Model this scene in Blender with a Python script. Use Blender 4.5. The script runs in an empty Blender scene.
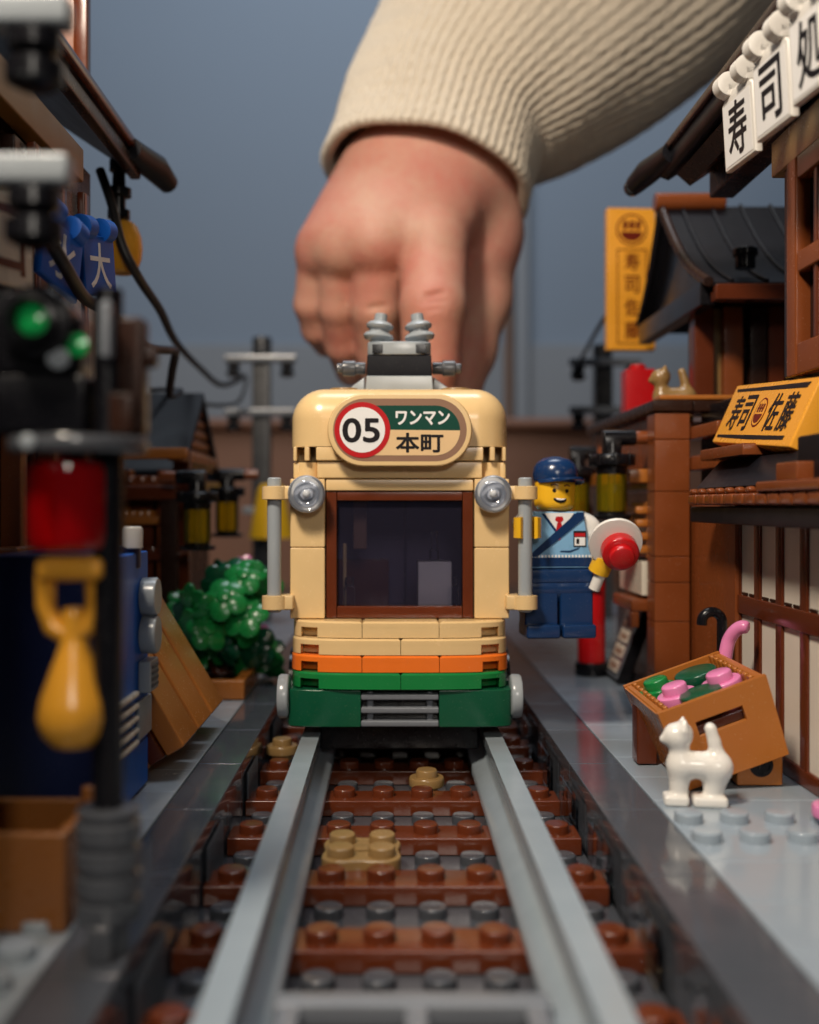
import bpy, bmesh, math, random
import numpy as np
from mathutils import Vector, Matrix
random.seed(7)
SC = bpy.context.scene
COL = SC.collection
R = math.radians
PI = math.pi
# 1 unit = 1 stud pitch of the toy bricks (8 mm)

# ------------------------------------------------------------------ camera, world, lamps, exposure
F = 1075.0                                   # focal length in pixels of the 1024 px tall frame
CX, CZ = -0.3, 7.9
cam = bpy.data.objects.new('camera', bpy.data.cameras.new('camera'))
COL.objects.link(cam)
cam.location = (CX, 0, CZ)
cam.rotation_euler = (R(90), 0, 0)
cam.data.sensor_fit = 'AUTO'
cam.data.sensor_width = 360
cam.data.lens = 360 * F / 1024
cam.data.shift_x = 18.5 / 1024
cam.data.shift_y = -7 / 1024
cam.data.clip_start = 0.5
cam.data.clip_end = 1000
cam.data.dof.use_dof = True
cam.data.dof.focus_distance = 27.0
cam.data.dof.aperture_fstop = 0.98
cam.data.dof.aperture_blades = 0
SC.camera = cam

world = bpy.data.worlds.new('World')
SC.world = world
world.use_nodes = True
bg = world.node_tree.nodes['Background']
bg.inputs['Color'].default_value = (0.62, 0.78, 1.0, 1)
bg.inputs['Strength'].default_value = 0.022

def area(name, loc, target, size, power, color):
    l = bpy.data.lights.new(name, 'AREA')
    l.shape = 'DISK'
    l.size = size
    l.energy = power
    l.color = color
    o = bpy.data.objects.new(name, l)
    COL.objects.link(o)
    o.location = loc
    o.rotation_euler = (Vector(target) - Vector(loc)).to_track_quat('-Z', 'Y').to_euler()
    return o
area('key_lamp', (-13, 2, 41), (4, 31, 8), 8, 25000, (1.0, 0.86, 0.70))
area('ceiling_lamp', (4, 40, 62), (2, 34, 0), 16, 2600, (1.0, 0.90, 0.78))
area('room_fill', (6, -42, 30), (0, 30, 5), 14, 9000, (1.0, 0.92, 0.82))  # soft front fill added behind the camera
area('wall_fill', (0, 60, 130), (0, 150, 40), 70, 90000, (0.78, 0.88, 1.0))  # added cool fill that brightens the back wall, no window there
SC.view_settings.view_transform = 'Standard'
SC.view_settings.look = 'None'
SC.view_settings.exposure = 0
SC.view_settings.gamma = 1
SC.render.engine = 'CYCLES'
SC.cycles.max_bounces = 8
SC.cycles.transparent_max_bounces = 12
SC.cycles.caustics_reflective = False
SC.cycles.caustics_refractive = False
SC.cycles.sample_clamp_indirect = 4

def at(px, py, Y):
    """the point seen at a photograph pixel, at distance Y"""
    return Vector((CX + (px - 391) * Y / F, Y, CZ - (py - 505) * Y / F))

# ------------------------------------------------------------------ materials
def new_mat(name):
    m = bpy.data.materials.new(name)
    m.use_nodes = True
    nt = m.node_tree
    return m, nt, nt.nodes['Principled BSDF']
def node(nt, kind, **kw):
    n = nt.nodes.new(kind)
    for k, v in kw.items():
        if k in n.inputs: n.inputs[k].default_value = v
        else: setattr(n, k, v)
    return n
def plastic(name, col, rough=0.2, var=0.07, bump=0.02, scale=1.3, coat=0.0, spec=0.5):
    m, nt, p = new_mat(name)
    L = nt.links.new
    tc = node(nt, 'ShaderNodeTexCoord')
    n1 = node(nt, 'ShaderNodeTexNoise', Scale=scale, Detail=5.0)
    n2 = node(nt, 'ShaderNodeTexNoise', Scale=scale * 0.9, Detail=2.0)
    L(tc.outputs['Object'], n1.inputs['Vector']); L(tc.outputs['Object'], n2.inputs['Vector'])
    mr = node(nt, 'ShaderNodeMapRange')
    mr.inputs['To Min'].default_value = max(0.02, rough - 0.07); mr.inputs['To Max'].default_value = rough + 0.12
    L(n1.outputs['Fac'], mr.inputs['Value']); L(mr.outputs['Result'], p.inputs['Roughness'])
    mx = node(nt, 'ShaderNodeMixRGB')
    mx.inputs[1].default_value = (*[c * (1 - var) for c in col], 1)
    mx.inputs[2].default_value = (*[min(1, c * (1 + var)) for c in col], 1)
    L(n1.outputs['Fac'], mx.inputs[0])
    n3 = node(nt, 'ShaderNodeTexNoise', Scale=scale * 13, Detail=3.0)          # fine dust and handling marks
    L(tc.outputs['Object'], n3.inputs['Vector'])
    d1 = node(nt, 'ShaderNodeMapRange'); d1.inputs['From Min'].default_value = 0.62; d1.inputs['From Max'].default_value = 0.78
    d1.inputs['To Max'].default_value = 0.08
    L(n3.outputs['Fac'], d1.inputs['Value'])
    m3 = node(nt, 'ShaderNodeMixRGB'); m3.inputs[2].default_value = (0.42, 0.40, 0.36, 1)
    L(d1.outputs['Result'], m3.inputs[0]); L(mx.outputs[0], m3.inputs[1]); L(m3.outputs[0], p.inputs['Base Color'])
    ra = node(nt, 'ShaderNodeMath', operation='MULTIPLY_ADD'); ra.inputs[1].default_value = 0.9
    L(d1.outputs['Result'], ra.inputs[0]); L(mr.outputs['Result'], ra.inputs[2]); L(ra.outputs[0], p.inputs['Roughness'])
    b = node(nt, 'ShaderNodeBump', Strength=bump * 4, Distance=0.06)
    L(n2.outputs['Fac'], b.inputs['Height']); L(b.outputs['Normal'], p.inputs['Normal'])
    p.inputs['IOR'].default_value = 1.53
    p.inputs['Coat Weight'].default_value = coat
    p.inputs['Specular IOR Level'].default_value = spec
    return m
def clear(name, tint, gloss=0.06, body=None, mixb=0.4):
    m, nt, p = new_mat(name)
    L = nt.links.new
    out = nt.nodes['Material Output']
    t = node(nt, 'ShaderNodeBsdfTransparent'); t.inputs[0].default_value = (*tint, 1)
    g = node(nt, 'ShaderNodeBsdfGlossy', Roughness=gloss); g.inputs[0].default_value = (1, 1, 1, 1)
    fr = node(nt, 'ShaderNodeFresnel', IOR=1.5)
    mx = node(nt, 'ShaderNodeMixShader')
    L(fr.outputs[0], mx.inputs[0]); L(t.outputs[0], mx.inputs[1]); L(g.outputs[0], mx.inputs[2])
    L(mx.outputs[0], out.inputs['Surface'])
    if body:
        tl = node(nt, 'ShaderNodeBsdfTranslucent'); tl.inputs[0].default_value = (*body, 1)
        df = node(nt, 'ShaderNodeBsdfDiffuse'); df.inputs[0].default_value = (*body, 1)
        m1 = node(nt, 'ShaderNodeMixShader'); m1.inputs[0].default_value = 0.5
        L(tl.outputs[0], m1.inputs[1]); L(df.outputs[0], m1.inputs[2])
        m2 = node(nt, 'ShaderNodeMixShader'); m2.inputs[0].default_value = mixb
        L(t.outputs[0], m2.inputs[1]); L(m1.outputs[0], m2.inputs[2]); L(m2.outputs[0], mx.inputs[1])
    nt.nodes.remove(p)
    return m
M = dict(
    tan=plastic('tan_plastic', (0.72, 0.51, 0.25), 0.22),
    tan_flat=plastic('tan_print', (0.72, 0.50, 0.27), 0.3, spec=0.12),
    taupe=plastic('taupe_print', (0.26, 0.15, 0.10), 0.3, spec=0.12),
    dark_tan=plastic('dark_tan_plastic', (0.27, 0.165, 0.062), 0.22),
    brown=plastic('reddish_brown_plastic', (0.110, 0.024, 0.008), 0.15, 0.14),
    red_brown=plastic('warm_brown_plastic', (0.20, 0.052, 0.014), 0.2, 0.12),
    dark_brown=plastic('dark_brown_plastic', (0.026, 0.010, 0.006), 0.25, spec=0.25),
    nougat=plastic('orange_brown_plastic', (0.40, 0.135, 0.024), 0.22),
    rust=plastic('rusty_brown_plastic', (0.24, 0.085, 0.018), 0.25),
    oak=plastic('golden_brown_plastic', (0.22, 0.105, 0.022), 0.3, spec=0.25),
    dgrey=plastic('dark_grey_plastic', (0.075, 0.08, 0.092), 0.16),
    bed=plastic('track_bed_grey_plastic', (0.052, 0.056, 0.066), 0.14),
    kerb=plastic('polished_dark_grey_plastic', (0.068, 0.075, 0.090), 0.08, 0.1, 0.012),
    grey=plastic('light_grey_plastic', (0.31, 0.345, 0.375), 0.2),
    pave=plastic('pale_blue_grey_plastic', (0.27, 0.325, 0.38), 0.10, 0.06, 0.012),
    mid=plastic('mid_grey_plastic', (0.15, 0.165, 0.19), 0.2),
    pole=plastic('charcoal_plastic', (0.045, 0.047, 0.052), 0.25),
    rail=plastic('rail_grey_plastic', (0.27, 0.32, 0.36), 0.16, 0.1),
    black=plastic('black_plastic', (0.006, 0.006, 0.008), 0.2, spec=0.3),
    slate=plastic('black_roof_plastic', (0.007, 0.007, 0.010), 0.36, spec=0.14),
    white=plastic('white_plastic', (0.76, 0.74, 0.70), 0.2, 0.03),
    bright=plastic('bright_white_plastic', (0.90, 0.90, 0.90), 0.3, 0.02),
    ivory=plastic('ivory_plastic', (0.66, 0.60, 0.50), 0.25, 0.04),
    cream=plastic('pale_screen_plastic', (0.76, 0.71, 0.62), 0.3, 0.03),
    green=plastic('bright_green_plastic', (0.008, 0.19, 0.045), 0.2),
    leaf=plastic('leaf_green_plastic', (0.010, 0.20, 0.045), 0.22),
    dgreen=plastic('dark_green_plastic', (0.004, 0.075, 0.035), 0.2),
    orange=plastic('orange_plastic', (0.80, 0.17, 0.018), 0.2),
    sign=plastic('yellow_orange_plastic', (0.86, 0.38, 0.035), 0.25, 0.04),
    yellow=plastic('yellow_plastic', (0.80, 0.45, 0.015), 0.2),
    gold=plastic('gold_yellow_plastic', (0.72, 0.33, 0.03), 0.22),
    red=plastic('red_plastic', (0.50, 0.007, 0.010), 0.2),
    blue=plastic('blue_plastic', (0.006, 0.10, 0.46), 0.4, spec=0.2),
    navy=plastic('dark_blue_plastic', (0.006, 0.030, 0.105), 0.2),
    deep=plastic('deep_blue_plastic', (0.005, 0.011, 0.055), 0.3, spec=0.3),
    sky=plastic('light_blue_plastic', (0.20, 0.42, 0.66), 0.25),
    skin_toy=plastic('toy_yellow_plastic', (0.78, 0.44, 0.02), 0.2),
    pink=plastic('pink_plastic', (0.72, 0.22, 0.45), 0.2),
    ink=plastic('black_print', (0.012, 0.010, 0.012), 0.35, spec=0.12),
    ink_white=plastic('white_print', (0.78, 0.78, 0.78), 0.35, 0.02, spec=0.12),
    ink_red=plastic('red_print', (0.46, 0.012, 0.016), 0.35, spec=0.12),
    ink_green=plastic('green_print', (0.005, 0.055, 0.038), 0.35, spec=0.12),
    maroon=plastic('maroon_print', (0.14, 0.014, 0.006), 0.35, spec=0.12),
    lens=plastic('frosted_clear_lens', (0.50, 0.53, 0.60), 0.08, 0.12),
    cabin=plastic('dark_violet_plastic', (0.055, 0.045, 0.105), 0.3, 0.3),
    silver=plastic('silver_plastic', (0.55, 0.56, 0.58), 0.12),
    glass=clear('window_painted_sheen', (0.92, 0.90, 0.95), 0.03, body=(0.20, 0.18, 0.32), mixb=0.10),  # violet body colour stands in for reflections on the panes
    clear=clear('clear_plastic', (0.93, 0.95, 0.97)),
    dome=clear('clear_lamp_dome', (0.95, 0.97, 1.0), 0.03, body=(0.62, 0.70, 0.85), mixb=0.22),
    amber=clear('yellow_clear_plastic', (0.97, 0.88, 0.13), body=(0.90, 0.72, 0.03), mixb=0.16),
    ruby=clear('red_clear_plastic', (0.55, 0.01, 0.012), body=(0.85, 0.004, 0.008), mixb=0.55),
    emerald=plastic('green_lens', (0.01, 0.38, 0.09), 0.12),
    pane_dark=plastic('dark_window_pane', (0.010, 0.009, 0.010), 0.08),
    wire=plastic('black_wire', (0.012, 0.010, 0.010), 0.45),
    wall=plastic('blue_grey_wall_paint', (0.275, 0.325, 0.39), 0.7, 0.06, 0.02, 0.06),
    dado=plastic('grey_board_paint', (0.30, 0.31, 0.325), 0.6, 0.06, 0.02, 0.06),
    wood=plastic('brown_sideboard_wood', (0.26, 0.115, 0.065), 0.5, 0.25, 0.03, 0.08),
    table=plastic('dark_table_wood', (0.10, 0.06, 0.04), 0.4, 0.2, 0.03, 0.1),
)
m, nt, p = new_mat('skin')
L = nt.links.new
tc = node(nt, 'ShaderNodeTexCoord')
n1 = node(nt, 'ShaderNodeTexNoise', Scale=0.33, Detail=3.0); n2 = node(nt, 'ShaderNodeTexNoise', Scale=7.0, Detail=4.0)
L(tc.outputs['Object'], n1.inputs['Vector']); L(tc.outputs['Object'], n2.inputs['Vector'])
cr = node(nt, 'ShaderNodeValToRGB')
cr.color_ramp.elements[0].position = 0.35; cr.color_ramp.elements[0].color = (0.60, 0.345, 0.255, 1)
cr.color_ramp.elements[1].position = 0.72; cr.color_ramp.elements[1].color = (0.58, 0.225, 0.175, 1)
n3 = node(nt, 'ShaderNodeTexNoise', Scale=2.2, Detail=5.0)
L(tc.outputs['Object'], n3.inputs['Vector'])
ad = node(nt, 'ShaderNodeMath', operation='MULTIPLY_ADD'); ad.inputs[1].default_value = 0.35; ad.inputs[2].default_value = -0.16
L(n3.outputs['Fac'], ad.inputs[0])
a2 = node(nt, 'ShaderNodeMath', operation='ADD'); L(n1.outputs['Fac'], a2.inputs[0]); L(ad.outputs[0], a2.inputs[1])
L(a2.outputs[0], cr.inputs[0]); L(cr.outputs[0], p.inputs['Base Color'])
vo = node(nt, 'ShaderNodeTexVoronoi', Scale=5.5); vo.feature = 'DISTANCE_TO_EDGE'
L(tc.outputs['Object'], vo.inputs['Vector'])
mu = node(nt, 'ShaderNodeMath', operation='MINIMUM'); mu.inputs[1].default_value = 0.12
L(vo.outputs['Distance'], mu.inputs[0])
sm = node(nt, 'ShaderNodeMath', operation='MULTIPLY_ADD'); sm.inputs[1].default_value = 2.5
L(mu.outputs[0], sm.inputs[0]); L(n2.outputs['Fac'], sm.inputs[2])
b = node(nt, 'ShaderNodeBump', Strength=0.30, Distance=0.09)
L(sm.outputs[0], b.inputs['Height']); L(b.outputs['Normal'], p.inputs['Normal'])
p.inputs['Roughness'].default_value = 0.52
p.inputs['Subsurface Weight'].default_value = 0.25
p.inputs['Subsurface Radius'].default_value = (1.0, 0.35, 0.2)
p.inputs['Subsurface Scale'].default_value = 0.45
M['skin'] = m
m, nt, p = new_mat('cream_wool')
L = nt.links.new
tc = node(nt, 'ShaderNodeTexCoord')
n1 = node(nt, 'ShaderNodeTexNoise', Scale=5.0, Detail=5.0); n2 = node(nt, 'ShaderNodeTexNoise', Scale=9.0, Detail=4.0)
L(tc.outputs['Object'], n1.inputs['Vector']); L(tc.outputs['Object'], n2.inputs['Vector'])
mx = node(nt, 'ShaderNodeMixRGB'); mx.inputs[1].default_value = (0.73, 0.63, 0.50, 1); mx.inputs[2].default_value = (0.87, 0.78, 0.64, 1)
L(n1.outputs['Fac'], mx.inputs[0]); L(mx.outputs[0], p.inputs['Base Color'])
n3 = node(nt, 'ShaderNodeTexNoise', Scale=22.0, Detail=3.0)
L(tc.outputs['Object'], n3.inputs['Vector'])
a2 = node(nt, 'ShaderNodeMath', operation='ADD'); L(n2.outputs['Fac'], a2.inputs[0]); L(n3.outputs['Fac'], a2.inputs[1])
b = node(nt, 'ShaderNodeBump', Strength=0.8, Distance=0.14)
L(a2.outputs[0], b.inputs['Height']); L(b.outputs['Normal'], p.inputs['Normal'])
p.inputs['Roughness'].default_value = 0.9
p.inputs['Sheen Weight'].default_value = 0.15
M['wool'] = m

# ------------------------------------------------------------------ mesh builder
def frame(o, u, v):
    """matrix whose x axis is u, y axis is v, z axis u x v, at o"""
    u = Vector(u).normalized(); v = Vector(v); v = (v - u * v.dot(u)).normalized(); n = u.cross(v)
    return Matrix(((u.x, v.x, n.x, o[0]), (u.y, v.y, n.y, o[1]), (u.z, v.z, n.z, o[2]), (0, 0, 0, 1)))
FRONT = lambda x, y, z: frame((x, y, z), (1, 0, 0), (0, 0, 1))      # a face that looks at the camera
WO = {}
class G:
    def __init__(s, T=None):
        s.v = []; s.f = []; s.T = T or Matrix()
    def raw(s, verts, faces, T=None):
        T = s.T @ T if T is not None else s.T
        n = len(s.v)
        s.v += [T @ Vector(q) for q in verts]
        s.f += [tuple(i + n for i in fc) for fc in faces]
        return s
    def box(s, x0, x1, y0, y1, z0, z1, b=0.035, T=None):
        lo = (min(x0, x1), min(y0, y1), min(z0, z1)); hi = (max(x0, x1), max(y0, y1), max(z0, z1))
        b = min(b, *[(hi[i] - lo[i]) * 0.4 for i in range(3)])
        vs = []; ix = {}
        for c in [(i, j, k) for i in (0, 1) for j in (0, 1) for k in (0, 1)]:
            for a in range(3):
                q = [0, 0, 0]
                for d in range(3):
                    e = hi[d] if c[d] else lo[d]
                    q[d] = e if d == a else e + (-b if c[d] else b)
                ix[c, a] = len(vs); vs.append(q)
        fs = []
        for a in range(3):
            d, e = [i for i in range(3) if i != a]
            for side in (0, 1):
                def key(p, q):
                    c = [0, 0, 0]; c[a] = side; c[d] = p; c[e] = q; return ix[tuple(c), a]
                fs.append([key(0, 0), key(1, 0), key(1, 1), key(0, 1)])
            for p in (0, 1):
                for q in (0, 1):
                    def key2(t, w):
                        c = [0, 0, 0]; c[a] = t; c[d] = p; c[e] = q; return ix[tuple(c), w]
                    fs.append([key2(0, d), key2(1, d), key2(1, e), key2(0, e)])
        for c in [(i, j, k) for i in (0, 1) for j in (0, 1) for k in (0, 1)]:
            fs.append([ix[c, 0], ix[c, 1], ix[c, 2]])
        ctr = Vector([(lo[i] + hi[i]) / 2 for i in range(3)])
        out = []
        for fc in fs:
            P = [Vector(vs[i]) for i in fc]
            n = (P[1] - P[0]).cross(P[2] - P[0])
            out.append(fc if n.dot(P[0] - ctr) > 0 else fc[::-1])
        return s.raw(vs, out, T)
    def lathe(s, prof, T=None, seg=28, a0=0.0, a1=2 * PI):
        """profile of (radius, z) turned about the z axis of T"""
        full = abs(a1 - a0 - 2 * PI) < 1e-6
        n = seg if full else seg + 1
        vs = []; fs = []
        for r, z in prof:
            for i in range(n):
                a = a0 + (a1 - a0) * i / seg
                vs.append((r * math.cos(a), r * math.sin(a), z))
        for k in range(len(prof) - 1):
            for i in range(seg):
                j = (i + 1) % n
                fs.append((k * n + i, k * n + j, (k + 1) * n + j, (k + 1) * n + i))
        if full:
            if prof[0][0] > 1e-4: fs.append(tuple(reversed(range(n))))
            if prof[-1][0] > 1e-4: fs.append(tuple(range((len(prof) - 1) * n, len(prof) * n)))
        return s.raw(vs, fs, T)
    def cyl(s, r, h, T, seg=24, b=0.03):
        b = min(b, h * 0.4, r * 0.4)
        return s.lathe([(r - b, 0), (r, b), (r, h - b), (r - b, h)], T, seg)
    def stud(s, x, y, z, seg=20, r=0.285):
        return s.lathe([(r, -0.02), (r, 0.165), (r - 0.04, 0.205)], Matrix.Translation((x, y, z)), seg)
    def tube(s, pts, rad, seg=12, cap=True):
        pts = [Vector(q) for q in pts]
        if not isinstance(rad, (list, tuple)): rad = [rad] * len(pts)
        t = [(pts[min(i + 1, len(pts) - 1)] - pts[max(i - 1, 0)]).normalized() for i in range(len(pts))]
        ref = Vector((0, 0, 1)) if abs(t[0].z) < 0.9 else Vector((1, 0, 0))
        u = t[0].cross(ref).normalized()
        vs = []; fs = []
        for i, q in enumerate(pts):
            u = (u - t[i] * u.dot(t[i])).normalized(); w = t[i].cross(u)
            for k in range(seg):
                a = 2 * PI * k / seg
                vs.append(q + (u * math.cos(a) + w * math.sin(a)) * rad[i])
        for i in range(len(pts) - 1):
            for k in range(seg):
                j = (k + 1) % seg
                fs.append((i * seg + k, i * seg + j, (i + 1) * seg + j, (i + 1) * seg + k))
        if cap:
            fs.append(tuple(reversed(range(seg)))); fs.append(tuple(range((len(pts) - 1) * seg, len(pts) * seg)))
        return s.raw(vs, fs)
    def prism(s, poly, T, t, b=0.03, top_only=False):
        """flat counter-clockwise outline pushed from z=0 to z=t of T, chamfered at both ends"""
        n = len(poly)
        def off(d):
            o = []
            for i in range(n):
                p0, p1, p2 = Vector(poly[i - 1]), Vector(poly[i]), Vector(poly[(i + 1) % n])
                e0 = (p1 - p0); e1 = (p2 - p1)
                n0 = Vector((-e0.y, e0.x)).normalized(); n1 = Vector((-e1.y, e1.x)).normalized()
                mm = n0 + n1
                mm = mm / max(0.35, mm.dot(n0)) if mm.length > 1e-6 else n0
                o.append(p1 + mm * d)
            return o
        b = min(b, t * 0.4)
        rings = [(off(b), 0), (poly, b), (poly, t - b), (off(b), t)] if b > 0 else [(poly, 0), (poly, t)]
        if top_only: rings = [(poly, 0), (poly, t - b), (off(b), t)]
        vs = [(q[0], q[1], z) for rg, z in rings for q in rg]
        fs = [tuple(reversed(range(n))), tuple(range((len(rings) - 1) * n, len(rings) * n))]
        for k in range(len(rings) - 1):
            for i in range(n):
                j = (i + 1) % n
                fs.append((k * n + i, k * n + j, (k + 1) * n + j, (k + 1) * n + i))
        return s.raw(vs, fs, T)
    def text(s, body, T, w, h, t=0.012, bold=0.0, hx=0.0):
        """writing centred on T's origin, scaled to w x h"""
        c = bpy.data.curves.new('lettering', 'FONT'); c.body = body; c.extrude = 0.05; c.resolution_u = 4
        o = bpy.data.objects.new('lettering', c); COL.objects.link(o)
        me = bpy.data.meshes.new_from_object(o.evaluated_get(bpy.context.evaluated_depsgraph_get()))
        P = [q.co.copy() for q in me.vertices]
        x0, x1 = min(q.x for q in P), max(q.x for q in P); y0, y1 = min(q.y for q in P), max(q.y for q in P)
        vs = []
        w -= 2 * bold; h -= 2 * bold
        for q in P:
            X = ((q.x - x0) / (x1 - x0) - 0.5) * w; Y = ((q.y - y0) / (y1 - y0) - 0.5) * h
            vs.append((X + hx * Y, Y, t * (q.z / 0.05 * 0.5 + 0.5)))
        fcs = [tuple(q.vertices) for q in me.polygons]
        for i_, (dx, dy) in enumerate(((0, 0), (1, 0), (-1, 0), (0, 1), (0, -1), (.7, .7), (-.7, .7), (.7, -.7), (-.7, -.7)) if bold else ((0, 0),)):
            s.raw([(q[0] + dx * bold, q[1] + dy * bold, q[2] + i_ * 0.0004) for q in vs], fcs, T)
        bpy.data.objects.remove(o); bpy.data.curves.remove(c); bpy.data.meshes.remove(me)
        return s
    def build(s, name, mat, parent=None, flat=False, sharp=50):
        lo = Vector([min(q[i] for q in s.v) for i in range(3)]); hi = Vector([max(q[i] for q in s.v) for i in range(3)])
        o0 = (lo + hi) / 2
        if parent is None: o0.z = lo.z
        me = bpy.data.meshes.new(name)
        me.from_pydata([q - o0 for q in s.v], [], s.f)
        me.materials.append(mat if not isinstance(mat, str) else M[mat])
        if not flat:
            me.polygons.foreach_set('use_smooth', [True] * len(me.polygons))
            me.set_sharp_from_angle(angle=R(sharp))
        me.update()
        o = bpy.data.objects.new(name, me); COL.objects.link(o)
        if not flat:
            wn = o.modifiers.new('even_normals', 'WEIGHTED_NORMAL'); wn.keep_sharp = True
        if parent is not None:
            o.parent = parent; o.location = o0 - WO[parent.name]
        else: o.location = o0
        WO[o.name] = o0
        return o
def tag(o, label=None, cat=None, group=None, kind=None):
    if label: o['label'] = label
    if cat: o['category'] = cat
    if group: o['group'] = group
    if kind: o['kind'] = kind
    return o
def thing(name, label, cat, loc, group=None):
    o = bpy.data.objects.new(name, None); COL.objects.link(o)
    o.location = loc; o.empty_display_size = 0.3
    WO[o.name] = Vector(loc)
    return tag(o, label, cat, group)
def dup(root, delta, label=None):
    def cp(o, par):
        c = o.copy(); COL.objects.link(c)
        if par: c.parent = par
        for ch in o.children: cp(ch, c)
        return c
    r = cp(root, None)
    r.location = root.location + Vector(delta)
    WO[r.name] = r.location.copy()
    if label: r['label'] = label
    return r
def circ(cx, cy, r, n=32): return [(cx + r * math.cos(2 * PI * i / n), cy + r * math.sin(2 * PI * i / n)) for i in range(n)]
def lozenge(w, h, n=14):
    r = h / 2; a = w / 2 - r
    return [(a + r * math.cos(-PI / 2 + PI * i / n), r * math.sin(-PI / 2 + PI * i / n)) for i in range(n + 1)] + \
           [(-a + r * math.cos(PI / 2 + PI * i / n), r * math.sin(PI / 2 + PI * i / n)) for i in range(n + 1)]
def rect(x0, x1, y0, y1): return [(x0, y0), (x1, y0), (x1, y1), (x0, y1)]
def bezier(p, n=12):
    """smooth path through the points"""
    p = [Vector(q) for q in p]; out = []
    for i in range(len(p) - 1):
        a = p[max(i - 1, 0)]; b_, c = p[i], p[i + 1]; d = p[min(i + 2, len(p) - 1)]
        for k in range(n):
            t = k / n
            out.append(0.5 * (2 * b_ + (c - a) * t + (2 * a - 5 * b_ + 4 * c - d) * t * t + (3 * b_ - a - 3 * c + d) * t ** 3))
    return out + [p[-1]]
Tr = Matrix.Translation
def Rx(a): return Matrix.Rotation(R(a), 4, 'X')
def Ry(a): return Matrix.Rotation(R(a), 4, 'Y')
def Rz(a): return Matrix.Rotation(R(a), 4, 'Z')

# smooth bodies: distance fields turned into one continuous surface
def sd_cap(P, a, b, ra, rb):
    a = np.array(a, float); b = np.array(b, float); d = b - a
    t = np.clip(((P - a) @ d) / max(1e-9, d @ d), 0, 1)
    return np.linalg.norm(P - a - t[..., None] * d, axis=-1) - (ra + (rb - ra) * t)
def sd_box(P, c, h, r):
    q = np.abs(P - np.array(c, float)) - (np.array(h, float) - r)
    return np.linalg.norm(np.maximum(q, 0), axis=-1) + np.minimum(q.max(-1), 0) - r
def smin(a, b, k):
    h = np.clip(0.5 + 0.5 * (b - a) / k, 0, 1)
    return b + (a - b) * h - k * h * (1 - h)
def surface(fn, lo, hi, vox):
    ax = [np.arange(lo[i], hi[i] + vox, vox) for i in range(3)]
    P = np.stack(np.meshgrid(*ax, indexing='ij'), -1)
    V = fn(P); S = V < 0
    n = np.array(V.shape) - 1
    acc = np.zeros((*n, 3)); cnt = np.zeros(n)
    def sl(o): return tuple(slice(o[i], o[i] + n[i]) for i in range(3))
    for axis in range(3):
        oth = [i for i in range(3) if i != axis]
        for p0 in (0, 1):
            for q0 in (0, 1):
                o = [0, 0, 0]; o[oth[0]] = p0; o[oth[1]] = q0
                e = list(o); e[axis] = 1
                a, b_ = V[sl(o)], V[sl(e)]
                cr_ = (a < 0) != (b_ < 0)
                t = np.where(cr_, a / np.where(cr_, a - b_, 1), 0)
                pt = P[sl(o)].copy(); pt[..., axis] += t * vox
                acc += np.where(cr_[..., None], pt, 0); cnt += cr_
    act = cnt > 0
    idx = -np.ones(n, int); idx[act] = np.arange(act.sum())
    verts = acc[act] / cnt[act][:, None]
    faces = []
    for axis in range(3):
        b_, c = (axis + 1) % 3, (axis + 2) % 3
        A = S; B = np.roll(S, -1, axis)
        cr_ = A != B
        ii = np.argwhere(cr_)
        ok = np.all([(ii[:, axis] < n[axis]), (ii[:, b_] > 0), (ii[:, c] > 0), (ii[:, b_] < n[b_]), (ii[:, c] < n[c])], axis=0)
        ii = ii[ok]
        def cell(db, dc):
            q = ii.copy(); q[:, b_] += db; q[:, c] += dc
            return idx[q[:, 0], q[:, 1], q[:, 2]]
        quad = np.stack([cell(-1, -1), cell(0, -1), cell(0, 0), cell(-1, 0)], 1)
        fl = ~S[ii[:, 0], ii[:, 1], ii[:, 2]]
        quad[fl] = quad[fl][:, ::-1]
        faces.append(quad)
    return verts, np.concatenate(faces)
def body(name, mat, parent, fn, lo, hi, vox, T=None, smooth=1):
    v, f = surface(fn, lo, hi, vox)
    g = G(T); g.raw([tuple(q) for q in v], [tuple(q) for q in f])
    o = g.build(name, mat, parent, sharp=180)
    o.modifiers.clear()
    if smooth:
        sm = o.modifiers.new('relax', 'SMOOTH'); sm.iterations = 3 * smooth; sm.factor = 0.5
    return o

# ------------------------------------------------------------------ setting: table, wall, track bed, kerbs, pavements
g = G(); g.box(-90, 90, -5, 120, -2.2, -0.62, 0.2)
tag(g.build('table_top', 'table'), kind='structure')
g = G(); g.box(-160, 160, 150, 152, -40, 140, 0.1)
tag(g.build('back_wall', 'wall'), kind='structure')
t = thing('wall_panelling', 'pale grey painted boarding low on the blurred blue grey wall', 'panelling', (0, 149, -40))
g = G(); g.box(-160, 160, 149, 150, -40, 30.2, 0.1); g.build('board', 'dado', t)
t = thing('wall_post', 'narrow pale upright post on the blurred wall beside the hand', 'post', (18, 147, -30))
g = G(); g.box(16.6, 18.6, 146.6, 148.4, -30, 62, 0.2); g.build('post', 'dado', t)
g = G(); g.box(15.3, 16.3, 147.2, 148.4, -30, 62, 0.2); g.build('moulding', 'taupe', t)
t = thing('sideboard', 'long brown wooden sideboard blurred behind the whole street', 'sideboard', (0, 120, -30))
g = G(); g.box(-70, 70, 113, 125, -30, 15.6, 0.3); g.build('body', 'wood', t)
g = G(); g.box(-71, 71, 112, 126, 15.8, 17.0, 0.3); g.build('top', 'wood', t)

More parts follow.
